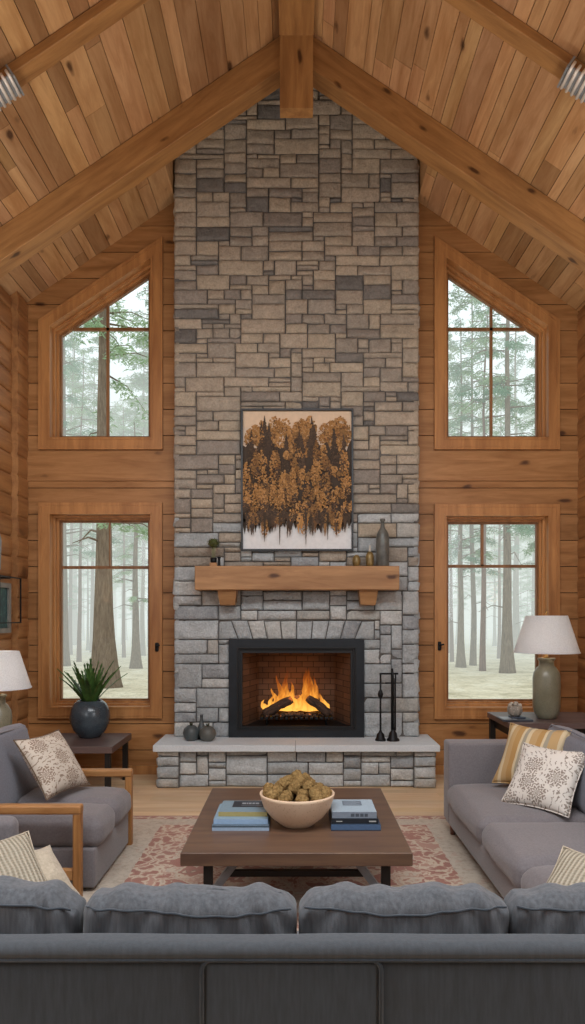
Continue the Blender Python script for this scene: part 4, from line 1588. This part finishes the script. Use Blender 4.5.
# right sofa, along the right wall and facing left
RS = thing('taupe_sofa', 'taupe grey three seat sofa along the right side facing the coffee table', 'sofa', (1.10, 5.2, RT))
zz = -RT
m = SM(); m.rbox(.0, .92, -2.38, -.02, .07, .245, .02, (2, 4, 2)); m.build('seat_base', MAT['fab_sofa'], RS)
for i, (a, b) in enumerate(((-1.095, -.165), (-1.80, -1.10), (-2.40, -1.805))):
    m = SM(); seat_cushion(m, -.030, .70, a + .012, b - .012, .215, .397 - RT, .065, .026, i * 3, .006); m.build('seat_cushion', MAT['fab_sofa'], RS)
m = SM(); m.rbox(-.005, .92, -.165, .02, .085, .683 - RT, .02, (4, 1, 5)); m.build('arm', MAT['fab_sofa'], RS)
m = SM(); m.rbox(.72, .94, -2.38, .0, .05, .66, .05, (2, 6, 4)); m.build('back', MAT['fab_sofa'], RS)
for i, (a, b) in enumerate(((-1.09, -.17), (-1.80, -1.10), (-2.40, -1.81))):
    m = SM()
    m.rbox(.0, .20, a, b, .0, .45, .07, (3, 8, 8), lambda u, v, w, p: Vector((p.x - .03 * (1 - v * v) * (1 - w * w) * (1 if u < 0 else 0), p.y, p.z)) + Vector((1, 0, 1)) * .006 * noise.noise(p * 7))
    o = m.build('back_cushion', MAT['fab_backc'], RS)
    o.location = (.60, 0, .385); o.rotation_euler = (0, .22, 0)
    m = SM()
    pts = [(.012, a + .07, .44), (.0, (a + b) / 2, .452), (.012, b - .07, .44), (.014, b - .012, .38), (.01, b - .004, .1)]
    m.tube(pts, .006, 6); m.build('piping', MAT['fab_backc'], o)
for (x, y) in ((.045, -.125), (.045, -2.3), (.85, -.125), (.85, -2.3)):
    m = SM(); m.tube([(x, y, .095), (x - .012, y, .0)], [.034, .019], 12); m.build('leg', MAT['redleg'], RS)

# left loveseat with wooden arms, facing right
LS = thing('wood_arm_loveseat', 'grey loveseat with open wooden arms on the left beside the rug', 'loveseat', (-1.16, 4.40, 0))
N0, F0 = -.46, .46
m = SM(); m.rbox(-.80, .005, N0 + .07, F0 - .045, .035, .26, .012, (2, 2, 2)); m.build('seat_base', MAT['fab_love'], LS)
for i, (a, b) in enumerate(((N0 + .07, -.005), (.0, F0 - .045))):
    m = SM(); seat_cushion(m, -.66, .035, a + .012, b - .012, .25, .423, .06, .024, i * 5 + 2); m.build('seat_cushion', MAT['fab_love'], LS)
m = SM()
m.rbox(-.10, .10, N0 + .03, F0 + .02, 0, .50, .06, (3, 8, 6), lambda u, v, w, p: Vector((p.x + .025 * (1 - v * v) * (1 - w * w) * (1 if u > 0 else 0), p.y, p.z)) + Vector((1, 0, 1)) * .005 * noise.noise(p * 6))
o = m.build('backrest', MAT['fab_backc'], LS); o.location = (-.70, 0, .36); o.rotation_euler = (0, -.22, 0)
m = SM(); pts = [(.085, N0 + .06, .47), (.09, 0, .487), (.085, F0 - .02, .47), (.03, F0 + .012, .488), (-.06, F0 + .015, .485)]
m.tube(pts, .006, 6); m.build('piping', MAT['fab_love'], o)
m = SM(); m.rbox(-.92, -.80, N0 + .05, F0 - .0, .10, .62, .03, (1, 2, 2)); m.build('back', MAT['fab_love'], LS)
for y, nm in ((N0, 'near'), (F0, 'far')):
    xo = -.068 if y < 0 else .0
    a = SM(); a.smooth = False
    a.rbox(-.90, xo + .022, y - .032, y + .032, .484, .535, .012, (1, 1, 1))
    ar = a.build('arm', MAT['oakarm'], LS)
    a = SM(); a.smooth = False
    a.rbox(xo - .026, xo + .020, y - .028, y + .028, .0, .49, .010, (1, 1, 1)); a.build('post', MAT['oakleg'], ar)
    a = SM(); a.smooth = False
    a.rbox(-.92, -.874, y - .028, y + .028, .0, .49, .01, (1, 1, 1)); a.build('post', MAT['oakleg'], ar)
    a = SM(); a.smooth = False
    a.rbox(-.88, xo, y - .02, y + .02, .11, .175, .01, (1, 1, 1)); a.build('rail', MAT['oakarm'], ar)

# near-left armchair, mostly outside the frame
AC = thing('grey_armchair', 'grey armchair at the lower left edge behind the foreground sofa', 'armchair', (-1.10, 3.15, RT))
m = SM(); m.rbox(-.62, .0, -.30, .30, .05, .25, .02, (2, 2, 2)); m.build('seat_base', MAT['fab_love'], AC)
m = SM(); seat_cushion(m, -.60, .0, -.2, .2, .22, .365, .05, .015, 9); m.build('seat_cushion', MAT['fab_love'], AC)
for s in (-1, 1):
    m = SM(); m.rbox(-.78, -.255, s * .25 - .05, s * .25 + .05, .2, .608, .045, (3, 1, 4)); m.build('arm', MAT['fab_love'], AC)
m = SM(); m.rbox(-.80, -.60, -.30, .30, .05, .75, .05, (2, 3, 4)); m.build('back', MAT['fab_love'], AC)
for x in (-.55, -.06):
    for y in (-.25, .25):
        m = SM(); m.tube([(x, y, .06), (x, y, 0)], [.025, .017], 10); m.build('leg', MAT['redleg'], AC)

PG = 'throw pillows'
pillow('floral_pillow', 'cream throw pillow with brown flower heads on the left loveseat', 'pillow', .43, .15, at(53, 763, 4.50), (.77, -.27, .58), MAT['floral_l'], fabric('pillow_cord', '#6d5a48'), PG)
pillow('floral_pillow', 'white throw pillow with taupe flower heads on the right sofa', 'pillow', .45, .15, at(545, 778, 4.36), (-.56, -.52, .64), MAT['floral_r'], None, PG, seed=3)
pillow('striped_pillow', 'ochre and cream striped pillow leaning in the right sofa corner', 'pillow', .45, .14, at(531, 757, 4.72), (-.62, -.55, .50), MAT['stripe'], None, PG, seed=5)
pillow('ochre_pillow', 'plain ochre pillow peeking out behind the striped pillow', 'pillow', .42, .12, at(551, 763, 4.86), (-.60, -.60, .42), MAT['tan'], None, PG, seed=7)
pillow('knit_pillow', 'ribbed beige knit pillow on the near seat of the right sofa', 'pillow', .42, .13, at(590, 897, 2.84), (-.42, -.36, .83), MAT['knit'], MAT['linen'], PG, seed=9)
pillow('knit_pillow', 'ribbed beige knit pillow on the armchair at the lower left edge', 'pillow', .42, .13, at(-1, 881, 2.98), (.45, -.42, .78), MAT['knit'], MAT['linen'], PG, seed=11)
pillow('linen_pillow', 'small plain beige pillow beside the knit pillow at the lower left', 'pillow', .30, .15, at(34, 879, 3.12), (.42, -.35, .8), MAT['linen'], None, PG, seed=13)

# ------------------------------------------------------------------ side tables and lamps
# left table with the planter
LT = thing('side_table', 'square dark wood side table under the left window', 'side table', (-1.985, 6.52, 0))
m = SM(); m.smooth = False; m.rbox(-.36, .36, -.35, .38, .385, .447, .006, (1, 1, 1)); m.build('tabletop', MAT['darkwood'], LT)
for x in (-.31, .31):
    for y in (-.30, .33):
        m = MB(); m.box(x - .024, x + .024, y - .024, y + .024, 0, .39); m.build('leg', MAT['blackleg'], LT)
m = MB(); m.box(-.30, -.262, -.3, .3, .1, .13); m.build('stretcher', MAT['blackleg'], LT)

PL = thing('potted_plant', 'spiky green plant in a round blue black glazed pot under the left window', 'plant', (sx(90, 6.66), 6.66, .447))
r = .187
m = SM(); m.lathe([(0, 0), (.085, 0), (.10, .008), (.15, .07), (r * .97, .14), (r, .20), (r * .95, .265), (.145, .325), (.118, .345), (.112, .352), (.106, .345), (.11, .32), (0, .31)], 40); m.build('pot', MAT['planter'], PL)
m = MB()
lr = random.Random(4)
for k in range(24):
    a = k * 2.399
    tilt = .08 + .62 * (k / 24) ** .8
    L = lr.uniform(.40, .52) * (1 - .08 * tilt)
    d = Vector((math.cos(a) * math.sin(tilt), math.sin(a) * math.sin(tilt), math.cos(tilt)))
    sd = Vector((-math.sin(a), math.cos(a), 0))
    p = Vector((math.cos(a) * .05 * k / 34, math.sin(a) * .05 * k / 34, .31))
    nrm = sd.cross(d)
    prev = None
    for i in range(9):
        f = i / 8
        w = .040 * (1 - f) ** .8 * (1.0 if i % 1 == 0 else .8) * (.75 + f if f < .3 else 1.05)
        q = p + d * L * f + Vector((0, 0, -.12 * tilt * f * f * L * 2.0)) + Vector((math.cos(a), math.sin(a), 0)) * .05 * f * f
        row = (q - sd * w + nrm * .004, q - nrm * .004, q + sd * w + nrm * .004)
        if prev:
            m.poly([prev[0], prev[1], row[1], row[0]]); m.poly([prev[1], prev[2], row[2], row[1]])
            # toothed margin
            for e, s_ in ((0, -1), (2, 1)):
                mid = (prev[e] + row[e]) / 2
                m.poly([prev[e], prev[e] * .4 + row[e] * .6, mid + sd * s_ * .009 + d * .012])
        prev = row
m.build('leaves', MAT['plant'], PL)

# right table
RTB = thing('side_table', 'dark wood side table in the right corner holding the big lamp', 'side table', (2.30, 6.40, 0))
m = SM(); m.smooth = False; m.rbox(-.46, .46, -.36, .36, .622, .674, .006, (1, 1, 1)); m.build('tabletop', MAT['darkwood'], RTB)
m = MB(); m.box(-.40, .40, -.30, .30, .53, .622); m.build('apron', MAT['blackleg'], RTB)
for x in (-.42, .42):
    for y in (-.32, .32):
        m = MB(); m.box(x - .025, x + .025, y - .025, y + .025, 0, .622); m.build('leg', MAT['blackleg'], RTB)
# left lamp table behind the loveseat
LLT = thing('side_table', 'small dark wood lamp table behind the left loveseat back', 'side table', (-2.36, 5.56, 0))
m = SM(); m.smooth = False; m.rbox(-.24, .24, -.24, .24, .455, .50, .006, (1, 1, 1)); m.build('tabletop', MAT['darkwood'], LLT)
for x in (-.2, .2):
    for y in (-.2, .2):
        m = MB(); m.box(x - .02, x + .02, y - .02, y + .02, 0, .456); m.build('leg', MAT['blackleg'], LLT)


def lamp(label, loc, k, energy, bh=.545):
    t = thing('table_lamp', label, 'lamp', loc, 0, 'pair of table lamps')
    m = SM()
    m.lathe([(0, 0), (.075 * k, 0), (.085 * k, .008), (.108 * k, .05), (.120 * k, .11), (.121 * k, bh - .18), (.112 * k, bh - .13), (.085 * k, bh - .085), (.066 * k, bh - .07), (.064 * k, bh - .03), (.076 * k, bh - .012), (.076 * k, bh), (0, bh)], 40)
    m.build('base', MAT['lampbase'], t)
    H = bh + .048
    m = SM(); m.lathe([(.03 * k, bh), (.014, bh + .012), (.012, bh + .08), (.012, H + .06), (0, H + .06)], 16); m.build('neck', MAT['brass'], t)
    m = SM()
    r0, r1, hh = .287 * k, .182 * k, .335 * k
    m.lathe([(r0, H), (r1, H + hh), (r1 - .004, H + hh), (r0 - .004, H)], 48)
    m.lathe([(r0 + .002, H), (r0 + .002, H + .008), (r0 - .005, H + .008), (r0 - .005, H)], 48)
    m.f = [f for f in m.f if len(f) == 4]; m.s = [True] * len(m.f); m.c = [(1, 1, 1, 1)] * len(m.f)
    m.build('lamp_shade', MAT['shade'], t)
    m = SM(); m.tube([(0, 0, H + hh - .03), (0, 0, H + hh + .03)], .006, 8); m.lathe([(0, 0), (.01, .006), (.011, .014), (.004, .026), (0, .026)], 12, (0, 0, H + hh + .02))
    m.tube([(-r1 + .004, 0, H + hh - .02), (0, 0, H + hh - .03), (r1 - .004, 0, H + hh - .02)], .003, 6)
    m.build('finial', MAT['brass'], t)
    L = bpy.data.lights.new('lamp_bulb', 'POINT'); L.energy = energy; L.color = (1, .80, .60); L.shadow_soft_size = .04
    lo = bpy.data.objects.new('lamp_bulb', L); C.objects.link(lo); lo.parent = t; lo.location = (0, 0, H + hh * .62)
    return t


lamp('speckled grey green ceramic lamp with white shade on the right corner table', (sx(546.5, 6.33), 6.33, .674), 1.0, 3.2)
lamp('speckled ceramic lamp with white shade cut off by the left edge', (-2.372, 5.56, .50), .88, 2.5, .475)

# small things on the right table
TY = 6.22
t = thing('slim_book', 'slim dark blue book lying on the right corner table', 'book', (sx(514.5, TY), TY, .674))
m = SM(); m.smooth = False; m.rbox(-.135, .135, -.10, .10, 0, .018, .005, (1, 1, 1)); m.build('cover', plain('slate_cover', '#3d434c', .5), t)
m = MB(); m.poly([(-.12, -.09, .0185), (.0, -.09, .0185), (.0, .09, .0185), (-.12, .09, .0185)]); m.build('cover_print', plain('pale_cover', '#a3aab0', .5), t)
t = thing('small_notebook', 'small navy notebook under the lobed pot on the corner table', 'notebook', (sx(517, TY + .01), TY + .01, .693))
m = SM(); m.smooth = False; m.rbox(-.06, .06, -.06, .06, 0, .015, .004, (1, 1, 1)); m.build('cover', plain('navy_cover', '#36404f', .5), t)
t = thing('lobed_pot', 'small grey lobed pot with buds standing on the navy notebook', 'pot', (sx(514.8, TY + .01), TY + .01, .708))
m = SM(); m.lathe([(0, 0), (.035, 0), (.055, .02), (.066, .05), (.063, .08), (.052, .095), (.044, .092), (.04, .08), (0, .075)], 48, (0, 0, 0), 10, .14); m.build('vessel', MAT['cup'], t)
for (x, y, z) in ((-.045, -.01, .1), (.0, -.02, .105), (.045, 0, .1), (.02, .03, .115), (-.02, .03, .11)):
    m = SM(); m.lathe([(0, 0), (.015, .004), (.02, .014), (.014, .026), (0, .03)], 12, (x, y, z - .016)); m.build('bud', plain('pale_bud', '#b5aca0', .8), t)

# ------------------------------------------------------------------ on the left wall
WX = XLW + .03
q = thing('wall_picture', 'small dark framed teal picture on the left log wall', 'picture', (WX, 6.44, 1.44))
m = MB()


def yz_ring(m, y0, y1, z0, z1, w, x0, x1):
    m.box(x0, x1, y0, y1, z0, z0 + w); m.box(x0, x1, y0, y1, z1 - w, z1)
    m.box(x0, x1, y0, y0 + w, z0 + w, z1 - w); m.box(x0, x1, y1 - w, y1, z0 + w, z1 - w)


yz_ring(m, -.26, .26, 0, .47, .045, 0, .04); m.build('frame', plain('pewter_frame', '#8a857d', .5, .2), q)
nn = N('teal_foliage')
v_ = nn.coord()
c_ = nn.ramp(nn.noise(v_, 22, 4, .7), [(.35, lin('#0f2a30')), (.55, lin('#1d4a4d')), (.7, lin('#4b7a66'))])
m = MB(); m.box(.005, .02, -.22, .22, .045, .425); m.build('canvas', nn.pbr(c_, .5), q)
q = thing('wire_frame', 'thin empty dark metal frame on the left log wall near the corner', 'wall frame', (WX, 6.58, 1.53))
m = MB(); yz_ring(m, -.25, .25, 0, .44, .012, .075, .087); m.build('frame', MAT['iron'], q)
m = MB(); m.box(-.02, .078, -.012, .012, .42, .436); m.build('bracket', MAT['iron'], q)
q = thing('wall_sconce', 'grey metal wall sconce above the teal picture on the left wall', 'sconce', (WX, 6.26, 1.97))
m = SM(); m.rbox(0, .03, -.06, .06, 0, .42, .012, (1, 1, 2)); m.build('backplate', MAT['steel'], q)
m = SM(); m.lathe([(.03, .02), (.045, .05), (.055, .3), (.03, .42), (.012, .46), (0, .46)], 20, (.075, 0, 0)); m.build('lantern', MAT['steel'], q)

# ------------------------------------------------------------------ the forest outside
GZ = -.35


def m_ground():
    n = N('forest_floor'); v = n.coord()
    f = n.noise(v, 1.1, 6, .7); g = n.noise(v, 9, 4, .7)
    c = n.ramp(f, [(.3, lin('#b5a88c')), (.5, lin('#dccfb3')), (.7, lin('#ebe2cd'))])
    c = n.mix(n.math('MULTIPLY', n.math('GREATER_THAN', g, .58), .45), c, lin('#7f7c60'))
    return n.pbr(c, .95, 0, n.bump(g, .6, .05), .1)


m = SM()
K = 44
for j in range(K + 1):
    for i in range(K + 1):
        x, y = -70 + 140 * i / K, 7.6 + 110 * (j / K) ** 1.6
        m.v.append((x, y, GZ + .18 * noise.noise(Vector((x * .2, y * .2, 0))) * min(1, (y - 7.6) / 4)))
for j in range(K):
    for i in range(K):
        a = j * (K + 1) + i
        m.face((a, a + 1, a + K + 2, a + K + 1))
struct(m.build('forest_ground', m_ground()))


def m_bark(name, a, b):
    n = N(name)
    f = n.noise(n.coord((7, 7, 1.1)), 3, 5, .7)
    return n.pbr(n.ramp(f, [(.3, lin(a)), (.7, lin(b))]), .95, 0, n.bump(f, .8, .04), .1)


def m_needles(name, a, b):
    n = N(name)
    f = n.noise(n.coord(), .9, 4)
    c = n.ramp(f, [(.3, lin(a)), (.7, lin(b))])
    d = n.n('BsdfDiffuse', None, Color=c); t = n.n('BsdfTranslucent', None, Color=c)
    x = n.n('MixShader', None, _0=.35, _1=d.outputs[0], _2=t.outputs[0])
    n.t.links.new(x.outputs[0], n.out.inputs[0])
    return n.m


BARK = m_bark('grey_bark', '#635448', '#93826f')
BARKR = m_bark('reddish_bark', '#6a5148', '#8c7062')
NEED = [m_needles('needles_a', '#6f8d68', '#a3b892'), m_needles('needles_b', '#8aa57f', '#b7c9a6'), m_needles('needles_c', '#6c8c75', '#a0b8a0')]


def make_tree(name, label, H, r0, crown0, spread, seed, bark, need, flare=1.4, droop=.35, dens=1.0, bare=0):
    rr = random.Random(seed)
    t = thing(name, label, 'tree')
    m = SM()
    n = 16
    lean = rr.uniform(-.012, .012)
    path, rad = [], []
    for i in range(n):
        f = (i / (n - 1)) ** 1.5
        z = H * f
        path.append((lean * z + .10 * noise.noise(Vector((seed, z * .25, 0))) * min(1, z / 2), .1 * noise.noise(Vector((seed + 5, z * .25, 0))), z - .15))
        rad.append(max(.015, r0 * (1 - f * .92) * (1 + (flare - 1) * math.exp(-z / (.7 + r0)))))
    m.tube(path, rad, 14)
    # bare lower limbs
    for k in range(bare):
        z = rr.uniform(2.2, crown0 + 1.5); a = rr.uniform(0, 2 * PI); L = rr.uniform(.8, 2.0)
        p = Vector((lean * z, 0, z))
        m.tube([p, p + Vector((math.cos(a) * L * .5, math.sin(a) * L * .5, L * .1)), p + Vector((math.cos(a) * L, math.sin(a) * L, -.1 * L))], [r0 * .16, r0 * .1, .008], 5)
    fo = MB()
    nb = int((H - crown0) * 4.4 * dens)
    for k in range(nb):
        f = rr.random() ** .9
        z = crown0 + (H - crown0) * f
        L = spread * (1 - f) ** .75 * rr.uniform(.55, 1.1) + .25
        a = rr.uniform(0, 2 * PI)
        p = Vector((lean * z, 0, z))
        d = Vector((math.cos(a), math.sin(a), rr.uniform(-.1, .2)))
        end = p + d * L - Vector((0, 0, droop * L * .7))
        mid = p + d * L * .5 + Vector((0, 0, .0))
        m.tube([p, mid, end], [.028 * L / 2 + .008, .015, .005], 4, False)
        nt = max(5, int(L * 11))
        for q in range(nt):
            g = rr.uniform(.18, 1.0)
            c = p * (1 - g) ** 2 + mid * 2 * g * (1 - g) + end * g * g
            for _ in range(9):
                side = Vector((rr.uniform(-1, 1), rr.uniform(-1, 1), rr.uniform(-.75, .15))).normalized()
                ln = rr.uniform(.10, .25)
                wv = side.cross(Vector((rr.uniform(-1, 1), rr.uniform(-1, 1), rr.uniform(-1, 1)))).normalized() * ln * .10
                c2 = c + Vector((rr.uniform(-.16, .16), rr.uniform(-.16, .16), rr.uniform(-.16, .06)))
                fo.poly([c2, c2 + side * ln * .5 + wv, c2 + side * ln, c2 + side * ln * .5 - wv])
    m.build('trunk', bark, t)
    fo.build('foliage', need, t)
    return t


def put(o, px, Y, rz=0, s=1.0, label=None, group=None):
    o.location = ((px - VX) * Y / F, Y, GZ); o.rotation_euler = (0, 0, rz); o.scale = (s, s, s)
    if label: o['label'] = label
    if group: o['group'] = group
    return o


t1 = put(make_tree('conifer_tree', 'thick barked conifer with flared roots filling the left window', 17, .265, 4.4, 2.6, 3, BARK, NEED[1], 2.0, .35, .9, 6), 105, 19.0)
t2 = put(make_tree('conifer_tree', 'layered green conifer with thin trunk framed by the left half of the upper right window', 17, .115, 4.2, 2.8, 7, BARK, NEED[0], 1.4, .3, 1.25, 4), 473, 28)
t3 = put(make_tree('conifer_tree', 'tall straight trunk with swelling foot behind the lamp in the right window', 18, .17, 5.0, 2.4, 12, BARK, NEED[2], 1.9, .4, .9, 5), 507.5, 24.5)
t4 = put(make_tree('conifer_tree', 'reddish slender trunk below the centre bar of the lower right window', 15, .105, 5.5, 1.7, 15, BARKR, NEED[1], 1.3, .4, .8, 3), 482.5, 25.5)
near = [
    (t1, 136, 26, 1.0, .55, 'slim pale conifer just right of the thick trunk in the left window'),
    (t4, 79, 30, .4, .9, 'thin trunk just left of the thick trunk in the left window'),
    (t4, 124, 33, 2.0, .8, 'thinnest trunk peeking out beside the thick trunk in the left window'),
    (t3, 64, 28, 2.6, .95, 'grey trunk against the left edge of the lower left window'),
    (t2, 143, 36, 4.0, 1.0, 'bushy conifer near the right edge of the left windows'),
    (t4, 452, 31, 3.0, .8, 'thinnest trunk beside the left frame of the lower right window'),
    (t3, 461, 27, 1.1, .75, 'straight grey trunk in the left part of the lower right window'),
    (t4, 499, 33, 5.0, .85, 'thin trunk left of the swelling trunk in the right window'),
    (t2, 541, 26, 2.2, .72, 'low bushy conifer near the right edge of the right windows'),
    (t1, 533, 40, 2.0, .5, 'faint trunk directly behind the lamp shade'),
]
for (src, px_, Y, rz, s, lb) in near:
    put(copy_tree(src), px_, Y, rz, s, lb)
fr_ = random.Random(31)
far_lb = {'l': 'hazy conifer deep in the woods seen through the left windows', 'r': 'hazy conifer deep in the woods seen through the right windows'}
for side, (a, b) in (('l', (48, 160)), ('r', (430, 566))):
    for k in range(22):
        Y = fr_.uniform(36, 70)
        src = fr_.choice((t2, t3, t2, t4))
        put(copy_tree(src), a + (b - a) * (k + fr_.random()) / 22, Y, fr_.uniform(0, 6), fr_.choice((.45, .6, .9, 1.1, 1.25)), far_lb[side], 'far trees in the mist')

# low mist between the trees
n = N('forest_mist')
FOGD = .040
ab = n.n('VolumeAbsorption', None, Color=(0, 0, 0, 1), Density=FOGD)
em = n.n('Emission', None, Color=(.85, .90, .85, 1), Strength=FOGD * 1.03)  # emission stands in for daylight scattered by the mist
ad = n.n('AddShader', None, _0=ab.outputs[0], _1=em.outputs[0])
n.t.links.new(ad.outputs[0], n.out.inputs['Volume'])
m = MB(); m.box(-60, 60, 20.0, 110, -.8, 13)
fog = m.build('outside_mist', n.m)
tag(fog, 'pale mist hanging between the trees outside', 'mist', None, 'stuff')

# ------------------------------------------------------------------ light
w = bpy.data.worlds.new('overcast'); bpy.context.scene.world = w; w.use_nodes = True
nt = w.node_tree
bg = nt.nodes['Background']
tc = nt.nodes.new('ShaderNodeTexCoord'); sp = nt.nodes.new('ShaderNodeSeparateXYZ'); rp = nt.nodes.new('ShaderNodeValToRGB')
nt.links.new(tc.outputs['Generated'], sp.inputs[0]); nt.links.new(sp.outputs[2], rp.inputs[0]); nt.links.new(rp.outputs[0], bg.inputs[0])
rp.color_ramp.elements[0].position = 0.0; rp.color_ramp.elements[0].color = (.80, .86, .88, 1)
rp.color_ramp.elements[1].position = .6; rp.color_ramp.elements[1].color = (.88, .95, 1.0, 1)
bg.inputs[1].default_value = 1.45


def area(name, loc, target, sx_, sy_, energy, col):
    L = bpy.data.lights.new(name, 'AREA'); L.shape = 'RECTANGLE'; L.size, L.size_y = sx_, sy_; L.energy = energy; L.color = col
    o = bpy.data.objects.new(name, L); C.objects.link(o); o.location = loc
    o.rotation_euler = (Vector(target) - Vector(loc)).to_track_quat('-Z', 'Y').to_euler()
    return o


area('overhead_fill', (0, 2.2, 4.35), (0, 3.7, 0), 3.2, 1.2, 170, (.92, .96, 1.0))  # added overhead fill panel; the roof has no opening here
area('side_fill_right', (2.75, 1.6, 2.3), (-.5, 5.2, .6), 2.2, 1.6, 58, (.92, .96, 1.0))  # added fill from the right; that log wall has no window
area('side_fill_left', (-2.6, 1.6, 2.3), (.5, 5.2, .6), 2.2, 1.6, 50, (.92, .96, 1.0))  # added fill from the left; the log wall is closed here too
area('ceiling_fill_left', (-2.3, 4.2, 1.8), (-2.3, 4.201, 6), 1.0, .5, 30, (1.0, .94, .86))  # added upward fill for ceiling and rafter undersides; no lamp stands here
area('ceiling_fill_right', (2.4, 4.2, 1.8), (2.4, 4.201, 6), 1.0, .5, 30, (1.0, .94, .86))  # added twin of the left upward fill, out of view
area('ceiling_fill', (0, 2.0, 2.7), (0, 3.6, 6.5), 2.5, 1.2, 18, (1.0, .94, .86))  # added warm fill aimed at the ceiling boards, no real fixture
area('rear_fill', (0, -1.45, 2.0), (0, 4, .6), 3.0, 1.6, 9, (.92, .96, 1.0))  # added cool fill for the sofa back; the wall behind has no window
for x in (-.7, .7):
    L = bpy.data.lights.new('recess_fill', 'POINT'); L.energy = 1.2; L.color = (1, .85, .68); L.shadow_soft_size = .1  # added fill to lift the dark chimney opening; no fixture hangs there
    o = bpy.data.objects.new('recess_fill', L); C.objects.link(o); o.location = (x, 6.42, 6.35)
for (x, z, e) in ((-.02, .35, 3.4), (.14, .22, 2.2)):
    L = bpy.data.lights.new('firelight', 'POINT'); L.energy = e; L.color = (1, .42, .12); L.shadow_soft_size = .08
    o = bpy.data.objects.new('firelight', L); C.objects.link(o); o.location = (x, FYC - .02, FZ + z)

# ------------------------------------------------------------------ camera
cam = bpy.data.cameras.new('camera'); co = bpy.data.objects.new('camera', cam); C.objects.link(co)
co.location = (0, 0, EYE); co.rotation_euler = (PI / 2, 0, 0)
cam.sensor_fit = 'HORIZONTAL'; cam.sensor_width = 36.0
cam.lens = F / 585 * 36.0
cam.shift_x = -(VX - 292.5) / 585; cam.shift_y = (VY - 512) / 585
cam.clip_end = 500
sc = bpy.context.scene
sc.camera = co
sc.view_settings.view_transform = 'Standard'
sc.view_settings.look = 'None'
sc.view_settings.exposure = 0.0
sc.cycles.max_bounces = 8
sc.cycles.diffuse_bounces = 4
sc.cycles.transparent_max_bounces = 16
sc.cycles.sample_clamp_indirect = 4.0
